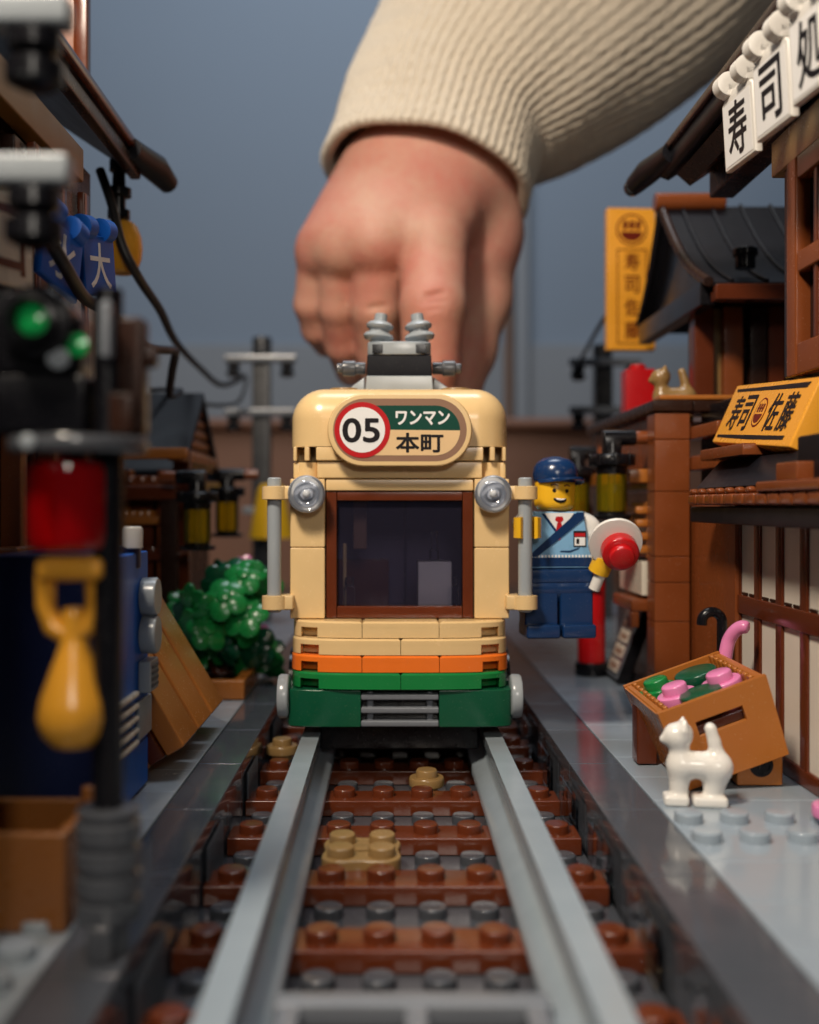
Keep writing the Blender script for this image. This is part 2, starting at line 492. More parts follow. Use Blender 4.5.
g = G(); g.box(-4.08, 4.08, 5, 72, -0.6, 0, 0.0)
k = 0
for j in range(0, 46):
    y = 12.5 + 1.02 * j
    for i in range(-4, 4):
        g.stud(i + 0.5, y, 0, 18 if j < 26 else 10)
tag(g.build('track_bed', 'bed'), kind='structure')
for nm, x0, x1 in (('kerb_strip', -5.07, -4.0), ('kerb_strip', 4.12, 5.36)):
    g = G(); y = 6.6
    while y < 70:
        g.box(x0, x1, y + 0.012, y + 3.988, 1.1, 1.5, 0.02)
        g.box(x0 + 0.03, x1 - 0.03, y + 0.012, y + 1.988, -0.6, 1.095, 0.02)
        g.box(x0 + 0.03, x1 - 0.03, y + 2.012, y + 3.988, -0.6, 1.095, 0.02)
        y += 4
    tag(g.build(nm, 'kerb'), kind='structure')
for x0, x1, s in ((-19, -5.09, -1), (5.38, 20, 1)):
    g = G(); g.box(x0, x1, 5, 72, -0.6, 1.08, 0.0)
    xs = [5.38, 9.3, 13.3, 20] if s > 0 else [-19, -13, -9.05, -5.09]
    for a, b_ in zip(xs[:-1], xs[1:]):
        y = 7.3 if s > 0 else 8.0
        w = 2.0
        while y < 70:
            g.box(a + 0.012, b_ - 0.012, y + 0.012, y + w - 0.012, 1.05, 1.5, 0.02)
            y += w
    if s > 0:
        for ry in (21.75, 20.5):
            for i in range(4): g.stud(5.72 + i * 0.92, ry, 1.5)
    else:
        for ry in range(8):
            for i in range(3): g.stud(-5.6 - i, 13.2 + ry * 0.5 * 2, 1.5)
    tag(g.build('pavement', 'pave' if s > 0 else 'grey'), kind='structure')

# ------------------------------------------------------------------ railway track
t = thing('railway_track', 'straight toy railway track of grey rails on reddish brown studded sleepers', 'railway track', (0, 30, 0))
for s in (-1, 1):
    g = G()
    pr = [(-0.55, 0), (0.55, 0), (0.55, 0.3), (0.24, 0.48), (0.17, 0.6), (0.17, 0.78), (0.24, 0.86), (0.24, 1.16), (-0.24, 1.16), (-0.24, 0.86), (-0.17, 0.78), (-0.17, 0.6), (-0.24, 0.48), (-0.55, 0.3)]
    y = 8.2
    while y < 64:
        g.prism([(a, c) for a, c in pr], frame((2.5 * s, y + 27.96, 0.42), (1, 0, 0), (0, 0, 1)), 27.94, 0.03)
        y += 28
    g.build('rail', 'rail', t)
for j in range(-2, 15):
    y = 15.5 + 3.06 * j
    g = G(); g.box(-4.0, 4.0, y - 0.5, y + 0.5, 0.0, 0.4, 0.03)
    for i in range(-4, 4): g.stud(i + 0.5, y, 0.4, 22 if y < 32 else 12)
    g.build('sleeper', 'brown', t)
g = G(); g.box(-1.93, 1.93, 14.9, 15.32, 0.62, 0.98, 0.05)
for x in (-1.72, 0.05, 1.72): g.box(x - 0.17, x + 0.17, 12.2, 14.9, 0.62, 0.97, 0.05)
g.box(-1.93, 1.93, 12.0, 12.3, 0.6, 0.96, 0.05)
g.build('end_bracket', 'mid', t)
for s in (-1, 1):
    j = 0
    y = 13.4
    while y < 34:
        if j % 3 == 1 and s < 0:
            g = G()
            for q in range(12): g.box(s * 3.92, s * 3.995, y + q * 0.16 + 0.02, y + q * 0.16 + 0.13, 0.03, 1.08, 0.03)
            g.build('ribbed_panel', 'kerb', t)
        elif j % 2 == 0 and s > 0:
            g = G(); x = s * 4.02
            g.box(x - 0.05, x + 0.05, y, y + 1.9, 0.03, 1.06, 0.02)
            g.build('clear_panel', 'clear', t)
        y += 2.0; j += 1
def round_plate(name, label, n, x, y, z, mat, group=None):
    g = G()
    if n == 2:
        pts = []
        for i in range(48):
            a = 2 * PI * i / 48
            r = 0.90 + 0.12 * math.cos(4 * (a - PI / 4))
            pts.append((r * math.cos(a), r * math.sin(a)))
        g.prism(pts, Tr((x, y, z)), 0.4, 0.04)
        for a in (-0.5, 0.5):
            for b_ in (-0.5, 0.5): g.stud(x + a * 0.86, y + b_ * 0.86, z + 0.4, 24)
        g.lathe([(0.16, 0), (0.2, 0.02), (0.16, 0.03), (0.1, 0.03)], Tr((x, y, z + 0.4)), 16)
    else:
        g.lathe([(0.3, 0), (0.3, 0.14), (0.46, 0.16), (0.48, 0.2), (0.48, 0.36), (0.45, 0.4)], Tr((x, y, z)), 26)
        g.stud(x, y, z + 0.4, 24)
    return tag(g.build(name, mat), label, 'toy plate', group)
round_plate('round_plate', 'dark tan flower shaped plate with four studs lying between the sleepers', 2, -0.92, 22.85, 0.2, 'dark_tan')
round_plate('round_plate', 'small tan round plate between the rails just before the tram', 1, 0.66, 28.9, 0.2, 'dark_tan')
round_plate('round_plate', 'small tan round plate outside the left rail beside the tram bumper', 1, -3.5, 31.6, 0.45, 'dark_tan')
round_plate('round_plate', 'pink round plate on the pale pavement at the right edge of the photo', 1, 8.62, 21.5, 1.5, 'pink')

# ------------------------------------------------------------------ tram
TRAM_X = -0.06
t = thing('tram', 'tan toy tram with orange and green stripes and a route 05 destination sign', 'tram', (0, 36.5, 1.57))
def curve_y(x, a=2.95, y0=28.9, d=1.25, n=3.4):
    return y0 + d * (1 - max(0, 1 - (abs(x) / a) ** n) ** (1 / n))
def layer_outline(x0, x1, notch=False, a=2.95, y0=28.9, d=1.25):
    N = 46
    xs = [x0 + (x1 - x0) * i / N for i in range(N + 1)]
    pts = []
    for x in xs:
        y = curve_y(x, a, y0, d)
        if notch and 2.24 < abs(x) < 2.66: y += 0.42
        pts.append((x, y))
    return pts + [(x1, 30.4), (x0, 30.4)]
def layer(name, mat, z0, z1, cuts, **kw):
    g = G()
    e = 0.008
    for x0, x1 in zip(cuts[:-1], cuts[1:]):
        for i, (za, zb, nt_) in enumerate(((z0, z0 + (z1 - z0) * 0.62, True), (z0 + (z1 - z0) * 0.62 - 0.004, z1, False))):
            g.prism(layer_outline(x0 + e, x1 - e, nt_, **kw), Tr((0, 0, za)), zb - za, 0.05 if not nt_ else 0.0, not nt_)
    return g.build(name, mat, t, sharp=40)
layer('curved_front', 'tan', 4.31, 4.75, [-2.95, -1.02, 1.06, 2.95], y0=29.0)
layer('curved_front', 'tan', 3.86, 4.29, [-2.97, 0.02, 2.97], a=2.97)
layer('orange_stripe', 'orange', 3.40, 3.84, [-2.99, -1.02, 1.06, 2.99], a=2.99, y0=28.86)
layer('green_stripe', 'green', 2.95, 3.38, [-2.97, 0.02, 2.97], a=2.97, y0=28.82)
b_ = G()
def bumper_out(x0, x1):
    xs = [x0 + (x1 - x0) * i / 24 for i in range(25)]
    return [(x, curve_y(x, 3.12, 28.95, 0.7, 5)) for x in xs] + [(x1, 31), (x0, 31)]
b_.prism(bumper_out(-3.12, -1.06), Tr((0, 0, 1.9)), 1.02, 0.04); b_.build('bumper', 'dgreen', t)
b_ = G(); b_.prism(bumper_out(1.06, 3.12), Tr((0, 0, 1.9)), 1.02, 0.04); b_.build('bumper', 'dgreen', t)
g = G(); g.box(-1.06, 1.06, 29.35, 31, 1.9, 2.92, 0.02); bump = g.build('grille_back', 'black', t)
g = G()
for z in (1.92, 2.28, 2.64): g.box(-1.05, 1.05, 28.95, 29.4, z, z + 0.17, 0.03)
g.box(-0.9, -0.72, 29.1, 29.4, 1.95, 2.85); g.box(0.72, 0.9, 29.1, 29.4, 1.95, 2.85)
g.build('grille', 'mid', bump)
for s in (-1, 1):
    g = G()
    g.lathe([(0.3, 0), (0.56, 0.02), (0.60, 0.08), (0.60, 0.26), (0.55, 0.32), (0.3, 0.33)], frame((3.34 * s, 29.5, 2.66), (0, -s, 0), (0, 0, 1)), 30)
    g.build('buffer', 'grey', t)
# corner pillars, header, roof
for s in (-1, 1):
    g = G()
    g.box(s * 2.06, s * 3.02, 29.62, 30.6, 4.77, 6.72, 0.03)
    g.box(s * 2.06, s * 3.02, 29.62, 30.6, 6.735, 8.62, 0.03)
    g.build('corner_pillar', 'tan', t)
g = G(); g.box(-2.04, 2.04, 29.66, 30.6, 8.29, 8.62); g.box(-2.28, 2.28, 29.6, 30.6, 8.635, 9.1)
for s in (-1, 1): g.lathe([(0.33, 0), (0.33, 0.45)], Tr((s * 2.58, 30.05, 8.63)), 20); g.box(s * 2.75, s * 2.95, 29.8, 30.6, 8.63, 9.08)
g.build('header', 'tan', t)
g = G(); g.box(-2.94, 2.94, 30.55, 44, 9.12, 9.5, 0.03)
for s in (-1, 1):
    g.box(s * 2.48, s * 2.62, 29.55, 30.5, 9.12, 9.5, 0.02); g.box(s * 2.84, s * 2.94, 29.7, 30.5, 9.12, 9.5, 0.02)
g.box(-2.3, 2.3, 29.5, 30.5, 9.12, 9.5, 0.03)
g.build('roof_band', 'tan', t)
bm = bmesh.new()
bmesh.ops.create_cube(bm, size=1)
for v in bm.verts: v.co = Vector((v.co.x * 6.06, v.co.y * 14.5 + 36.75, (v.co.z + 0.5) * 1.66 + 9.51))
ed = [e for e in bm.edges if all(v.co.z > 10 for v in e.verts)] + [e for e in bm.edges if abs(e.verts[0].co.z - e.verts[1].co.z) > 1]
bmesh.ops.bevel(bm, geom=ed, offset=0.92, segments=9, profile=0.5, affect='EDGES')
g = G(); g.raw([tuple(v.co) for v in bm.verts], [tuple(v.index for v in f.verts) for f in bm.faces] if not bm.verts.index_update() else [])
bm.free()
g.build('roof', 'tan', t)
# windscreen
g = G()
for s in (-1, 1): g.box(s * 1.74, s * 2.03, 29.72, 30.3, 4.77, 8.27, 0.02)
g.box(-1.735, 1.735, 29.72, 30.3, 8.02, 8.27, 0.02); g.box(-1.735, 1.735, 29.72, 30.3, 4.77, 5.1, 0.02)
ws = g.build('windscreen_frame', 'brown', t)
g = G(); g.box(-1.72, 1.72, 29.9, 29.96, 5.12, 8.0, 0.0); g.build('windscreen', 'glass', ws, flat=True)
# cabin
g = G(); g.box(-2.9, 2.9, 30.65, 44, 1.95, 4.7, 0.03); g.build('floor', 'dgreen', t)
for s in (-1, 1):
    g = G(); g.box(s * 2.72, s * 3.0, 30.62, 44, 3.4, 5.4, 0.03)
    for k in range(5): g.box(s * 2.72, s * 3.0, 30.62 + k * 3.15, 31.4 + k * 3.15, 5.41, 9.1, 0.03)
    g.build('side_wall', 'tan', t)
    g = G(); g.box(s * 2.7, s * 3.02, 30.7, 44, 2.95, 3.38, 0.03); g.build('side_stripe', 'green', t)
    for k in range(4):
        y0 = 31.41 + k * 3.15; y1 = y0 + 2.36
        g = G(); g.box(s * 2.75, s * 2.97, y0, y1, 5.41, 5.65, 0.02); g.box(s * 2.75, s * 2.97, y0, y1, 8.85, 9.1, 0.02)
        g.box(s * 2.75, s * 2.97, y0, y0 + 0.24, 5.66, 8.84, 0.02); g.box(s * 2.75, s * 2.97, y1 - 0.24, y1, 5.66, 8.84, 0.02)
        w = g.build('side_window', 'brown', t)
        g = G(); g.box(s * 2.84, s * 2.88, y0 + 0.24, y1 - 0.24, 5.66, 8.84, 0); g.build('pane', 'glass', w, flat=True)
g = G(); g.box(-2.7, 2.7, 43.6, 44, 4.71, 9.1, 0.03); g.build('rear_wall', 'dark_brown', t)
g = G(); g.box(-2.7, 0.2, 34.4, 34.7, 4.71, 9.1, 0.03); g.box(0.23, 2.7, 34.5, 34.8, 4.71, 9.1, 0.03); g.build('partition', 'cabin', t)
g = G(); g.box(-2.2, -0.3, 33.6, 34.3, 4.72, 6.2, 0.05); g.build('bench', 'brown', t)
for y in (36, 39.5):
    g = G(); g.box(-2.6, 2.6, y, y + 1.4, 4.72, 5.5); g.box(-2.6, 2.6, y + 1.0, y + 1.4, 5.52, 7.0); g.build('seat', 'deep', t)
g = G(); g.box(0.52, 1.48, 30.42, 31.3, 4.9, 6.3, 0.03); con = g.build('control_stand', 'bright', t)
g = G(); g.lathe([(0.14, 0), (0.14, 0.3), (0.1, 0.32), (0.09, 0.75), (0.13, 0.8), (0.1, 0.86)], Tr((1.0, 30.8, 6.3)), 14); g.build('lever', 'clear', con)
for x in (-1.42, 1.52):
    g = G(); g.box(x - 0.16, x + 0.16, 30.4, 30.8, 4.9, 5.6, 0.03); g.cyl(0.13, 0.25, Tr((x, 30.6, 5.6)), 14); g.build('window_clip', 'clear', t)
g = G(); g.box(-1.35, -0.95, 31.6, 31.9, 6.6, 8.6); g.build('door_post', 'taupe', t)
g = G(); g.box(-1.62, -1.52, 30.9, 31.0, 4.9, 6.8, .02); g.build('grab_pole', 'tan', t)
# headlights, handrails
for s in (-1, 1):
    c = (2.53 * s, 29.62, 8.2)
    g = G(); g.lathe([(0.36, 0), (0.36, 0.25), (0.5, 0.27), (0.5, 0.42), (0.46, 0.46), (0.38, 0.46)], FRONT(*c), 30); hl = g.build('headlight', 'white', t)
    g = G(); g.lathe([(0.36, 0.465), (0.36, 0.48), (0.30, 0.49), (0.28, 0.47), (0.15, 0.47), (0.12, 0.50), (0, 0.50)], FRONT(*c), 30); g.build('reflector', 'lens', hl)
    g = G(); g.lathe([(0.11, 0.50), (0.10, 0.56), (0.05, 0.59), (0, 0.59)], FRONT(*c), 20); g.build('bulb', 'white', hl)
    g = G(); g.lathe([(0.49, 0.44), (0.515, 0.48), (0.50, 0.56), (0.45, 0.60), (0.38, 0.57), (0.33, 0.60), (0.28, 0.60), (0.22, 0.56), (0.15, 0.62), (0.06, 0.66), (0, 0.66)], FRONT(*c), 36); g.build('lens', 'dome', hl)
    g = G(); g.cyl(0.195, 3.68, Tr((s * 3.43, 29.4, 4.97)), 18, 0.04); hr = g.build('handrail', 'grey', t)
    for z0, z1 in ((8.04, 8.42), (5.04, 5.44)):
        g = G(); g.box(s * 2.9, s * 3.3, 29.25, 30.0, z0, z1, 0.04)
        g.lathe([(0.22, 0), (0.34, 0.02), (0.34, z1 - z0 - 0.02), (0.22, z1 - z0)], Tr((s * 3.43, 29.4, z0)), 22)
        g.build('handrail_clip', 'tan', hr)
# destination sign
lz = (0.0, 29.45, 9.93)
g = G(); g.prism(lozenge(3.92, 1.98, 18), FRONT(lz[0], 29.46, lz[2]), 0.38, 0.05); ds = g.build('destination_sign', 'tan', t)
def sp(cx, cz): return ((cx - 410) * 0.00529, -(cz - 210) * 0.00529)
y_ = 29.08
g = G(); g.prism(lozenge(3.62, 1.70, 18), FRONT(lz[0], y_ + 0.004, lz[2]), 0.006, 0); g.build('border', 'taupe', ds, flat=True)
h0 = sp(0, 340)[1]; h1 = sp(0, 85)[1]; hm = sp(0, 208)[1]; xr = sp(718, 0)[0]; xl = sp(215, 0)[0]
rr = (h1 - h0) / 2; zc = (h0 + h1) / 2
def half(up):
    pts = []
    a0, a1 = (0, PI / 2) if up else (-PI / 2, 0)
    for i in range(13):
        a = a0 + (a1 - a0) * i / 12
        pts.append((xr - rr + rr * math.cos(a), zc + rr * math.sin(a)))
    return ([(xl, hm)] + pts + [(xl, h1)]) if up else ([(xl, h0)] + pts + [(xl, hm)])
g = G(); g.prism(half(True), FRONT(lz[0], y_ - 0.003, lz[2]), 0.006, 0); g.build('green_panel', 'ink_green', ds, flat=True)
g = G(); g.prism(half(False), FRONT(lz[0], y_ - 0.003, lz[2]), 0.006, 0); g.build('tan_panel', 'tan_flat', ds, flat=True)
cxy = sp(218, 210)
g = G(); g.prism(circ(*cxy, 0.755, 40), FRONT(lz[0], y_ - 0.010, lz[2]), 0.006, 0); g.build('red_ring', 'ink_red', ds, flat=True)
g = G(); g.prism(circ(*cxy, 0.615, 40), FRONT(lz[0], y_ - 0.017, lz[2]), 0.006, 0); g.build('white_disc', 'ink_white', ds, flat=True)
def put_text(body, cx, cz, w, h, mat, yo, bold, parent):
    x, z = sp(cx, cz)
    g = G(); g.text(body, FRONT(lz[0] + x, y_ - yo, lz[2] + z), w, h, 0.005, bold); return g.build('lettering', mat, parent, flat=True)
put_text('05', 212, 212, 1.02, 0.67, 'ink', 0.024, 0.022, ds)
put_text('ワンマン', 527, 148, 1.47, 0.39, 'ink_white', 0.010, 0.014, ds)
put_text('本町', 511, 275, 1.29, 0.54, 'ink', 0.010, 0.016, ds)
# roof equipment
g = G()
g.prism([(-1.0, 0), (1.0, 0), (0.95, 0.55), (-0.95, 0.55)], FRONT(0, 32.6, 11.08), 1.6, 0.03)
for s in (-1, 1):
    P = [(s * 1.02, 0), (s * 1.75, 0), (s * 1.75, 0.08), (s * 1.02, 0.62)]
    g.prism(P if s > 0 else P[::-1], FRONT(0, 32.8, 11.08), 0.9, 0.03)
pan = g.build('roof_unit', 'grey', t)
g = G(); g.prism([(-0.95, 0), (0.95, 0), (0.93, 0.6), (-0.93, 0.6)], FRONT(0, 32.6, 11.64), 1.45, 0.03); g.build('black_housing', 'slate', pan)
g = G()
g.prism([(-0.92, 31.3), (-0.5, 31.15), (0.5, 31.15), (0.92, 31.3), (0.92, 32.6), (-0.92, 32.6)], Tr((0, 0, 12.25)), 0.4, 0.04)
g.build('top_plate', 'grey', pan)
for s in (-1, 1):
    g = G(); g.box(s * 0.48, s * 0.78, 31.13, 31.4, 12.3, 12.56, 0.01); g.build('clip_gap', 'black', pan)
    g = G(); g.lathe([(0.2, 0), (0.22, 0.12), (0.36, 0.16), (0.40, 0.24), (0.36, 0.32), (0.26, 0.36), (0.26, 0.42), (0.34, 0.46), (0.36, 0.54), (0.28, 0.62), (0.17, 0.66), (0.16, 0.84), (0.10, 0.86), (0.08, 0.7)], Tr((s * 0.64, 31.8, 12.6)) @ Ry(-s * 7) @ Matrix.Scale(1.13, 4), 26)
    g.build('insulator', 'grey', pan)
    g = G(); g.cyl(0.19, 0.32, frame((s * 1.0, 32.4, 12.02), (0, s, 0), (0, 0, 1)), 16)
    g.cyl(0.24, 0.4, frame((s * 1.3, 32.4, 12.02), (0, s, 0), (0, 0, 1)), 16); g.cyl(0.15, 0.2, frame((s * 1.68, 32.4, 12.02), (0, s, 0), (0, 0, 1)), 16)
    g.build('side_pin', 'dgrey', pan)
    g = G(); g.lathe([(0.44, 0), (0.44, 0.14), (0.40, 0.18), (0, 0.18)], Tr((s * 1.6, 30.9, 11.06)), 22); g.build('roof_stud', 'dark_tan', t)
# running gear
g = G(); g.box(-2.2, 2.2, 29.9, 43.6, 1.1, 1.88, 0.05); g.build('underframe', 'black', t)
for y in (31.6, 34.2, 39.6, 42.2):
    for s in (-1, 1):
        g = G(); g.lathe([(0.3, 0), (0.98, 0.02), (1.0, 0.3), (1.14, 0.32), (1.14, 0.44), (0.3, 0.46)], frame((s * 2.72, y, 2.6), (0, s, 0), (0, 0, 1)), 26); g.build('wheel', 'black', t)

t.location.x += TRAM_X

# ------------------------------------------------------------------ the hand that pushes the tram
K = 45 / F
def hp(px, py, dy=0.0):
    q = at(px, py, 45 + dy); return (q.x, q.y, q.z)
def chain(P, pts, k=0.25):
    d = None
    for (p0, p1) in zip(pts[:-1], pts[1:]):
        c = sd_cap(P, hp(*p0[:3]), hp(*p1[:3]), p0[3] * K, p1[3] * K)
        d = c if d is None else smin(d, c, k)
    return d
def hand_field(P):
    meta = [[(462, 170, .7, 42), (434, 236, -1.35, 34)], [(432, 168, .4, 44), (380, 238, -1.6, 33)],
            [(404, 170, .6, 44), (346, 244, -1.1, 29)], [(380, 178, 1.0, 40), (321, 248, -.3, 23)]]
    d = None
    for mseg in meta:
        c = chain(P, mseg); d = c if d is None else smin(d, c, 1.7)
    d = smin(d, sd_cap(P, hp(452, 105, 4.0), hp(432, 170, 1.6), 50 * K, 62 * K), 1.0)
    fingers = [
        [(434, 236, -1.5, 33), (433, 306, -2.75, 31), (431, 362, -2.3, 27.5), (430, 404, -1.5, 24)],
        [(378, 242, -1.5, 29), (376, 308, -.75, 25.5), (379, 352, .5, 23), (384, 388, 1.9, 21)],
        [(343, 250, -1.0, 25), (337, 308, -.2, 18), (342, 346, 1.0, 17), (350, 372, 2.3, 15)],
        [(318, 254, -.3, 20), (310, 305, .4, 16), (316, 330, 1.2, 14.5), (326, 345, 2.4, 13)]]
    for i, fg in enumerate(fingers):
        d = smin(d, chain(P, fg, 0.2), 0.22)
    for (x, y, dy, r_) in ((434, 240, -2.0, 27), (376, 244, -2.1, 23), (341, 252, -1.5, 19), (316, 256, -.6, 16)):
        d = smin(d, np.linalg.norm(P - np.array(hp(x, y, dy)), axis=-1) - r_ * K, 0.5)
    th = chain(P, [(482, 165, 1.0, 44), (487, 235, 1.5, 35), (482, 300, 1.9, 29), (471, 352, 1.7, 24), (462, 395, 1.0, 19)], 0.6)
    th = smin(th, sd_cap(P, hp(455, 180, .8), hp(478, 250, 1.3), 40 * K, 26 * K), 1.0)
    d = smin(d, th, 0.9)
    # creases over the finger joints
    for (x, y, dy, w) in ((433, 301, -4.06, 16), (432, 309, -4.08, 12), (434, 294, -4.02, 9), (376, 307, -1.84, 11)):
        c = sd_cap(P, hp(x - w, y + 2, dy - .02), hp(x + w, y - 1, dy - .02), .12, .12)
        d = -smin(-d, c, 0.12)
    return d
lo = (min(hp(285, 0)[0], 0) - .3, 39.6, 10.7); hi = (hp(540, 0)[0] + .4, 50.5, 27.5)
hand = body('person', 'skin', None, hand_field, lo, hi, 0.095, smooth=1)
tag(hand, 'right hand in a cream knitted sleeve pushing down on the tram from behind', 'person')
# sleeve: a ribbed knitted tube
sec = [(426, 185, 46, 4.55), (436, 152, 46.6, 4.5), (452, 112, 47.3, 4.8), (496, 62, 48.3, 6.1), (562, -4, 49.6, 7.4), (650, -95, 51, 8.2), (750, -200, 52.5, 8.6)]
path = bezier([at(*q[:3]) for q in sec], 22)
n = len(path); vs = []; fs = []; SEG = 576
tg = [(path[min(i + 1, n - 1)] - path[max(i - 1, 0)]).normalized() for i in range(n)]
u = tg[0].cross(Vector((0, 1, 0))).normalized()
rings = []
for i in range(n):
    u = (u - tg[i] * u.dot(tg[i])).normalized(); w = tg[i].cross(u)
    k = min(i // 22, len(sec) - 2); f_ = (i - 22 * k) / 22
    ra_, rb_, rc_, rd_ = sec[max(k - 1, 0)][3], sec[k][3], sec[k + 1][3], sec[min(k + 2, len(sec) - 1)][3]
    rad = 0.5 * (2 * rb_ + (rc_ - ra_) * f_ + (2 * ra_ - 5 * rb_ + 4 * rc_ - rd_) * f_ ** 2 + (3 * rb_ - ra_ - 3 * rc_ + rd_) * f_ ** 3)
    rings.append((path[i], u.copy(), w.copy(), rad, 0.055 - 0.022 * min(1, max(0, (i - 40) / 25))))
inner = [(path[i], rings[i][1], rings[i][2], rings[i][3] - 0.42, 0.03) for i in range(0, 45, 3)][::-1]
edge = [(path[0] - tg[0] * 0.1, rings[0][1], rings[0][2], 4.32, 0.05)]
allr = inner + edge + rings
for (c, uu, ww, rad, amp) in allr:
    for k in range(SEG):
        a = 2 * PI * k / SEG
        r = rad + amp * math.cos(72 * a) + 0.10 * math.sin(3 * a + c.z * 0.35) + 0.05 * math.sin(7 * a + c.z) + random.uniform(-.012, .012) + 0.02 * math.sin(c.z * 9 + 3 * math.sin(a * 36))
        vs.append(c + (uu * math.cos(a) + ww * math.sin(a) * 0.9) * r)
for i in range(len(allr) - 1):
    for k in range(SEG):
        j = (k + 1) % SEG
        fs.append((i * SEG + k, i * SEG + j, (i + 1) * SEG + j, (i + 1) * SEG + k))
fs.append(tuple(range((len(allr) - 1) * SEG, len(allr) * SEG)))
g = G(); g.raw(vs, fs); sl = g.build('sweater_sleeve', 'wool', hand, sharp=80); sl.modifiers.clear()

# ------------------------------------------------------------------ conductor hanging on the tram's side
t = thing('toy_figure', 'smiling toy conductor in dark blue cap and trousers holding the tram handrail', 'toy figure', (4.35, 30.35, 4.22))
TF = Tr((4.35, 30.35, 4.22)) @ Rz(4)
g = G(TF); g.box(-.97, .97, -.48, .48, 1.5, 1.9, 0.05); g.cyl(.47, 1.9, frame((-.95, 0, 1.36), (0, 1, 0), (0, 0, 1)), 24, .04); g.build('hips', 'navy', t)
for s in (-1, 1):
    g = G(TF); g.box(s * .03, s * .96, -.46, .46, .02, 1.35, .05); g.box(s * .03, s * .97, -.78, .48, 0, .38, .05)
    g.cyl(.48, .93, frame((.03 if s > 0 else -.96, 0, 1.36), (0, 1, 0), (0, 0, 1)), 24, .04); g.build('leg', 'navy', t)
TT = TF @ Tr((0, .43, 0)) @ frame((0, 0, 0), (1, 0, 0), (0, 0, 1))
g = G(TT); g.prism([(-.97, 1.91), (.97, 1.91), (.70, 3.5), (-.70, 3.5)], Matrix(), .86, .05); torso = g.build('torso', 'sky', t)
TP = TF @ frame((0, -.434, 0), (1, 0, 0), (0, 0, 1))
def pr(poly, mat, name, z=0.0, par=torso):
    g = G(TP); g.prism(poly, Tr((0, 0, z)), .006, 0); return g.build(name, mat, par, flat=True)
pr([(-.95, 1.96), (.95, 1.96), (.905, 2.22), (-.905, 2.22)], 'navy', 'waistband')
g = G(TP)
for k in range(19): g.prism(rect(-.88 + k * .095, -.83 + k * .095, 2.22, 2.29), Matrix(), .007, 0)
g.build('trim', 'ink_white', torso, flat=True)
pr([(-.5, 3.44), (0.0, 2.78), (.5, 3.44)], 'navy', 'neckline', .002)
pr([(-.42, 3.46), (0.0, 2.88), (.42, 3.46)], 'ink_white', 'collar', .008)
pr([(-.12, 3.26), (0, 3.16), (.12, 3.26), (.09, 3.36), (-.09, 3.36)], 'ink_red', 'tie', .016)
pr([(-.11, 2.86), (0, 2.7), (.11, 2.86), (.06, 3.18), (-.06, 3.18)], 'ink_red', 'tie', .016)
pr([(-.89, 2.24), (-.62, 2.24), (.70, 3.30), (.68, 3.48), (.50, 3.48)], 'navy', 'shoulder_strap', .022)
pr(rect(.40, .76, 2.52, 2.96), 'ink', 'badge', .010); pr(rect(.43, .73, 2.80, 2.90), 'ink_red', 'badge_band', .018); pr(rect(.43, .73, 2.55, 2.78), 'ink_white', 'badge_card', .018); pr(rect(.48, .56, 2.6, 2.74), 'ink', 'badge_mark', .026)
pr([(.02, 2.38), (.3, 2.36), (.55, 2.46), (.58, 2.5), (.3, 2.41), (.05, 2.41)], 'navy', 'pocket_line', .006)
TH = TF @ Tr((-.06, 0, 3.52)) @ Rz(5) @ Ry(3) @ Matrix.Scale(.90, 4)
g = G(TH); g.lathe([(.3, 0), (.5, .02), (.6, .12), (.63, .25), (.63, .85), (.58, 1.0), (.4, 1.08), (.3, 1.1)], Matrix(), 32); head = g.build('head', 'skin_toy', t)
def face(pts, r, mat, name, rad=.636):
    g = G(TH); P = []
    for x, z in pts:
        P.append((x, -math.sqrt(max(0, rad ** 2 - x * x)), z))
    g.tube(P, r, 8); return g.build(name, mat, head)
for s in (-1, 1):
    g = G(TH); x = .2 * s; g.lathe([(0, 0), (.062, 0), (.055, .02), (0, .025)], frame((x, -math.sqrt(.63 ** 2 - x * x), .62), (math.cos(s * .3), math.sin(s * .3), 0), (0, 0, 1)), 14); g.build('eye', 'ink', head)
    face([(s * .1, .77), (s * .2, .81), (s * .3, .78)], .022, 'brown', 'eyebrow')
face([(-.21, .40), (-.17, .35), (-.10, .315), (0, .30), (.10, .315), (.17, .35), (.21, .40)], [.02, .05, .07, .075, .07, .05, .02], 'ink', 'mouth', .60)
face([(-.15, .375), (-.09, .35), (0, .34), (.09, .35), (.15, .375)], [.015, .03, .036, .03, .015], 'ink_white', 'teeth', .652)
g = G(TH); g.lathe([(.66, .90), (.69, .95), (.71, 1.12), (.68, 1.32), (.58, 1.50), (.40, 1.63), (.15, 1.69), (0, 1.70)], Matrix(), 36); cap = g.build('cap', 'navy', t)
vs = []; fs = []; N = 22
for lay, dz in ((0, .035), (1, -.035)):
    for i in range(N + 1):
        a = PI + PI * i / N
        x, y = math.cos(a), math.sin(a)
        sag = -.13 * abs(x) ** 2
        vs.append((.64 * x, .64 * y, .99 + dz)); vs.append((.70 * x, .66 * y - .42 * abs(math.sin(a)) ** .7, 1.03 + dz + sag * 1.2))
st = 2 * (N + 1)
for i in range(N):
    fs += [(2 * i, 2 * i + 1, 2 * i + 3, 2 * i + 2), (st + 2 * i, st + 2 * i + 2, st + 2 * i + 3, st + 2 * i + 1), (2 * i + 1, st + 2 * i + 1, st + 2 * i + 3, 2 * i + 3), (2 * i, 2 * i + 2, st + 2 * i + 2, st + 2 * i)]
g = G(TH @ Rz(24)); g.raw(vs, fs); g.build('brim', 'navy', cap)
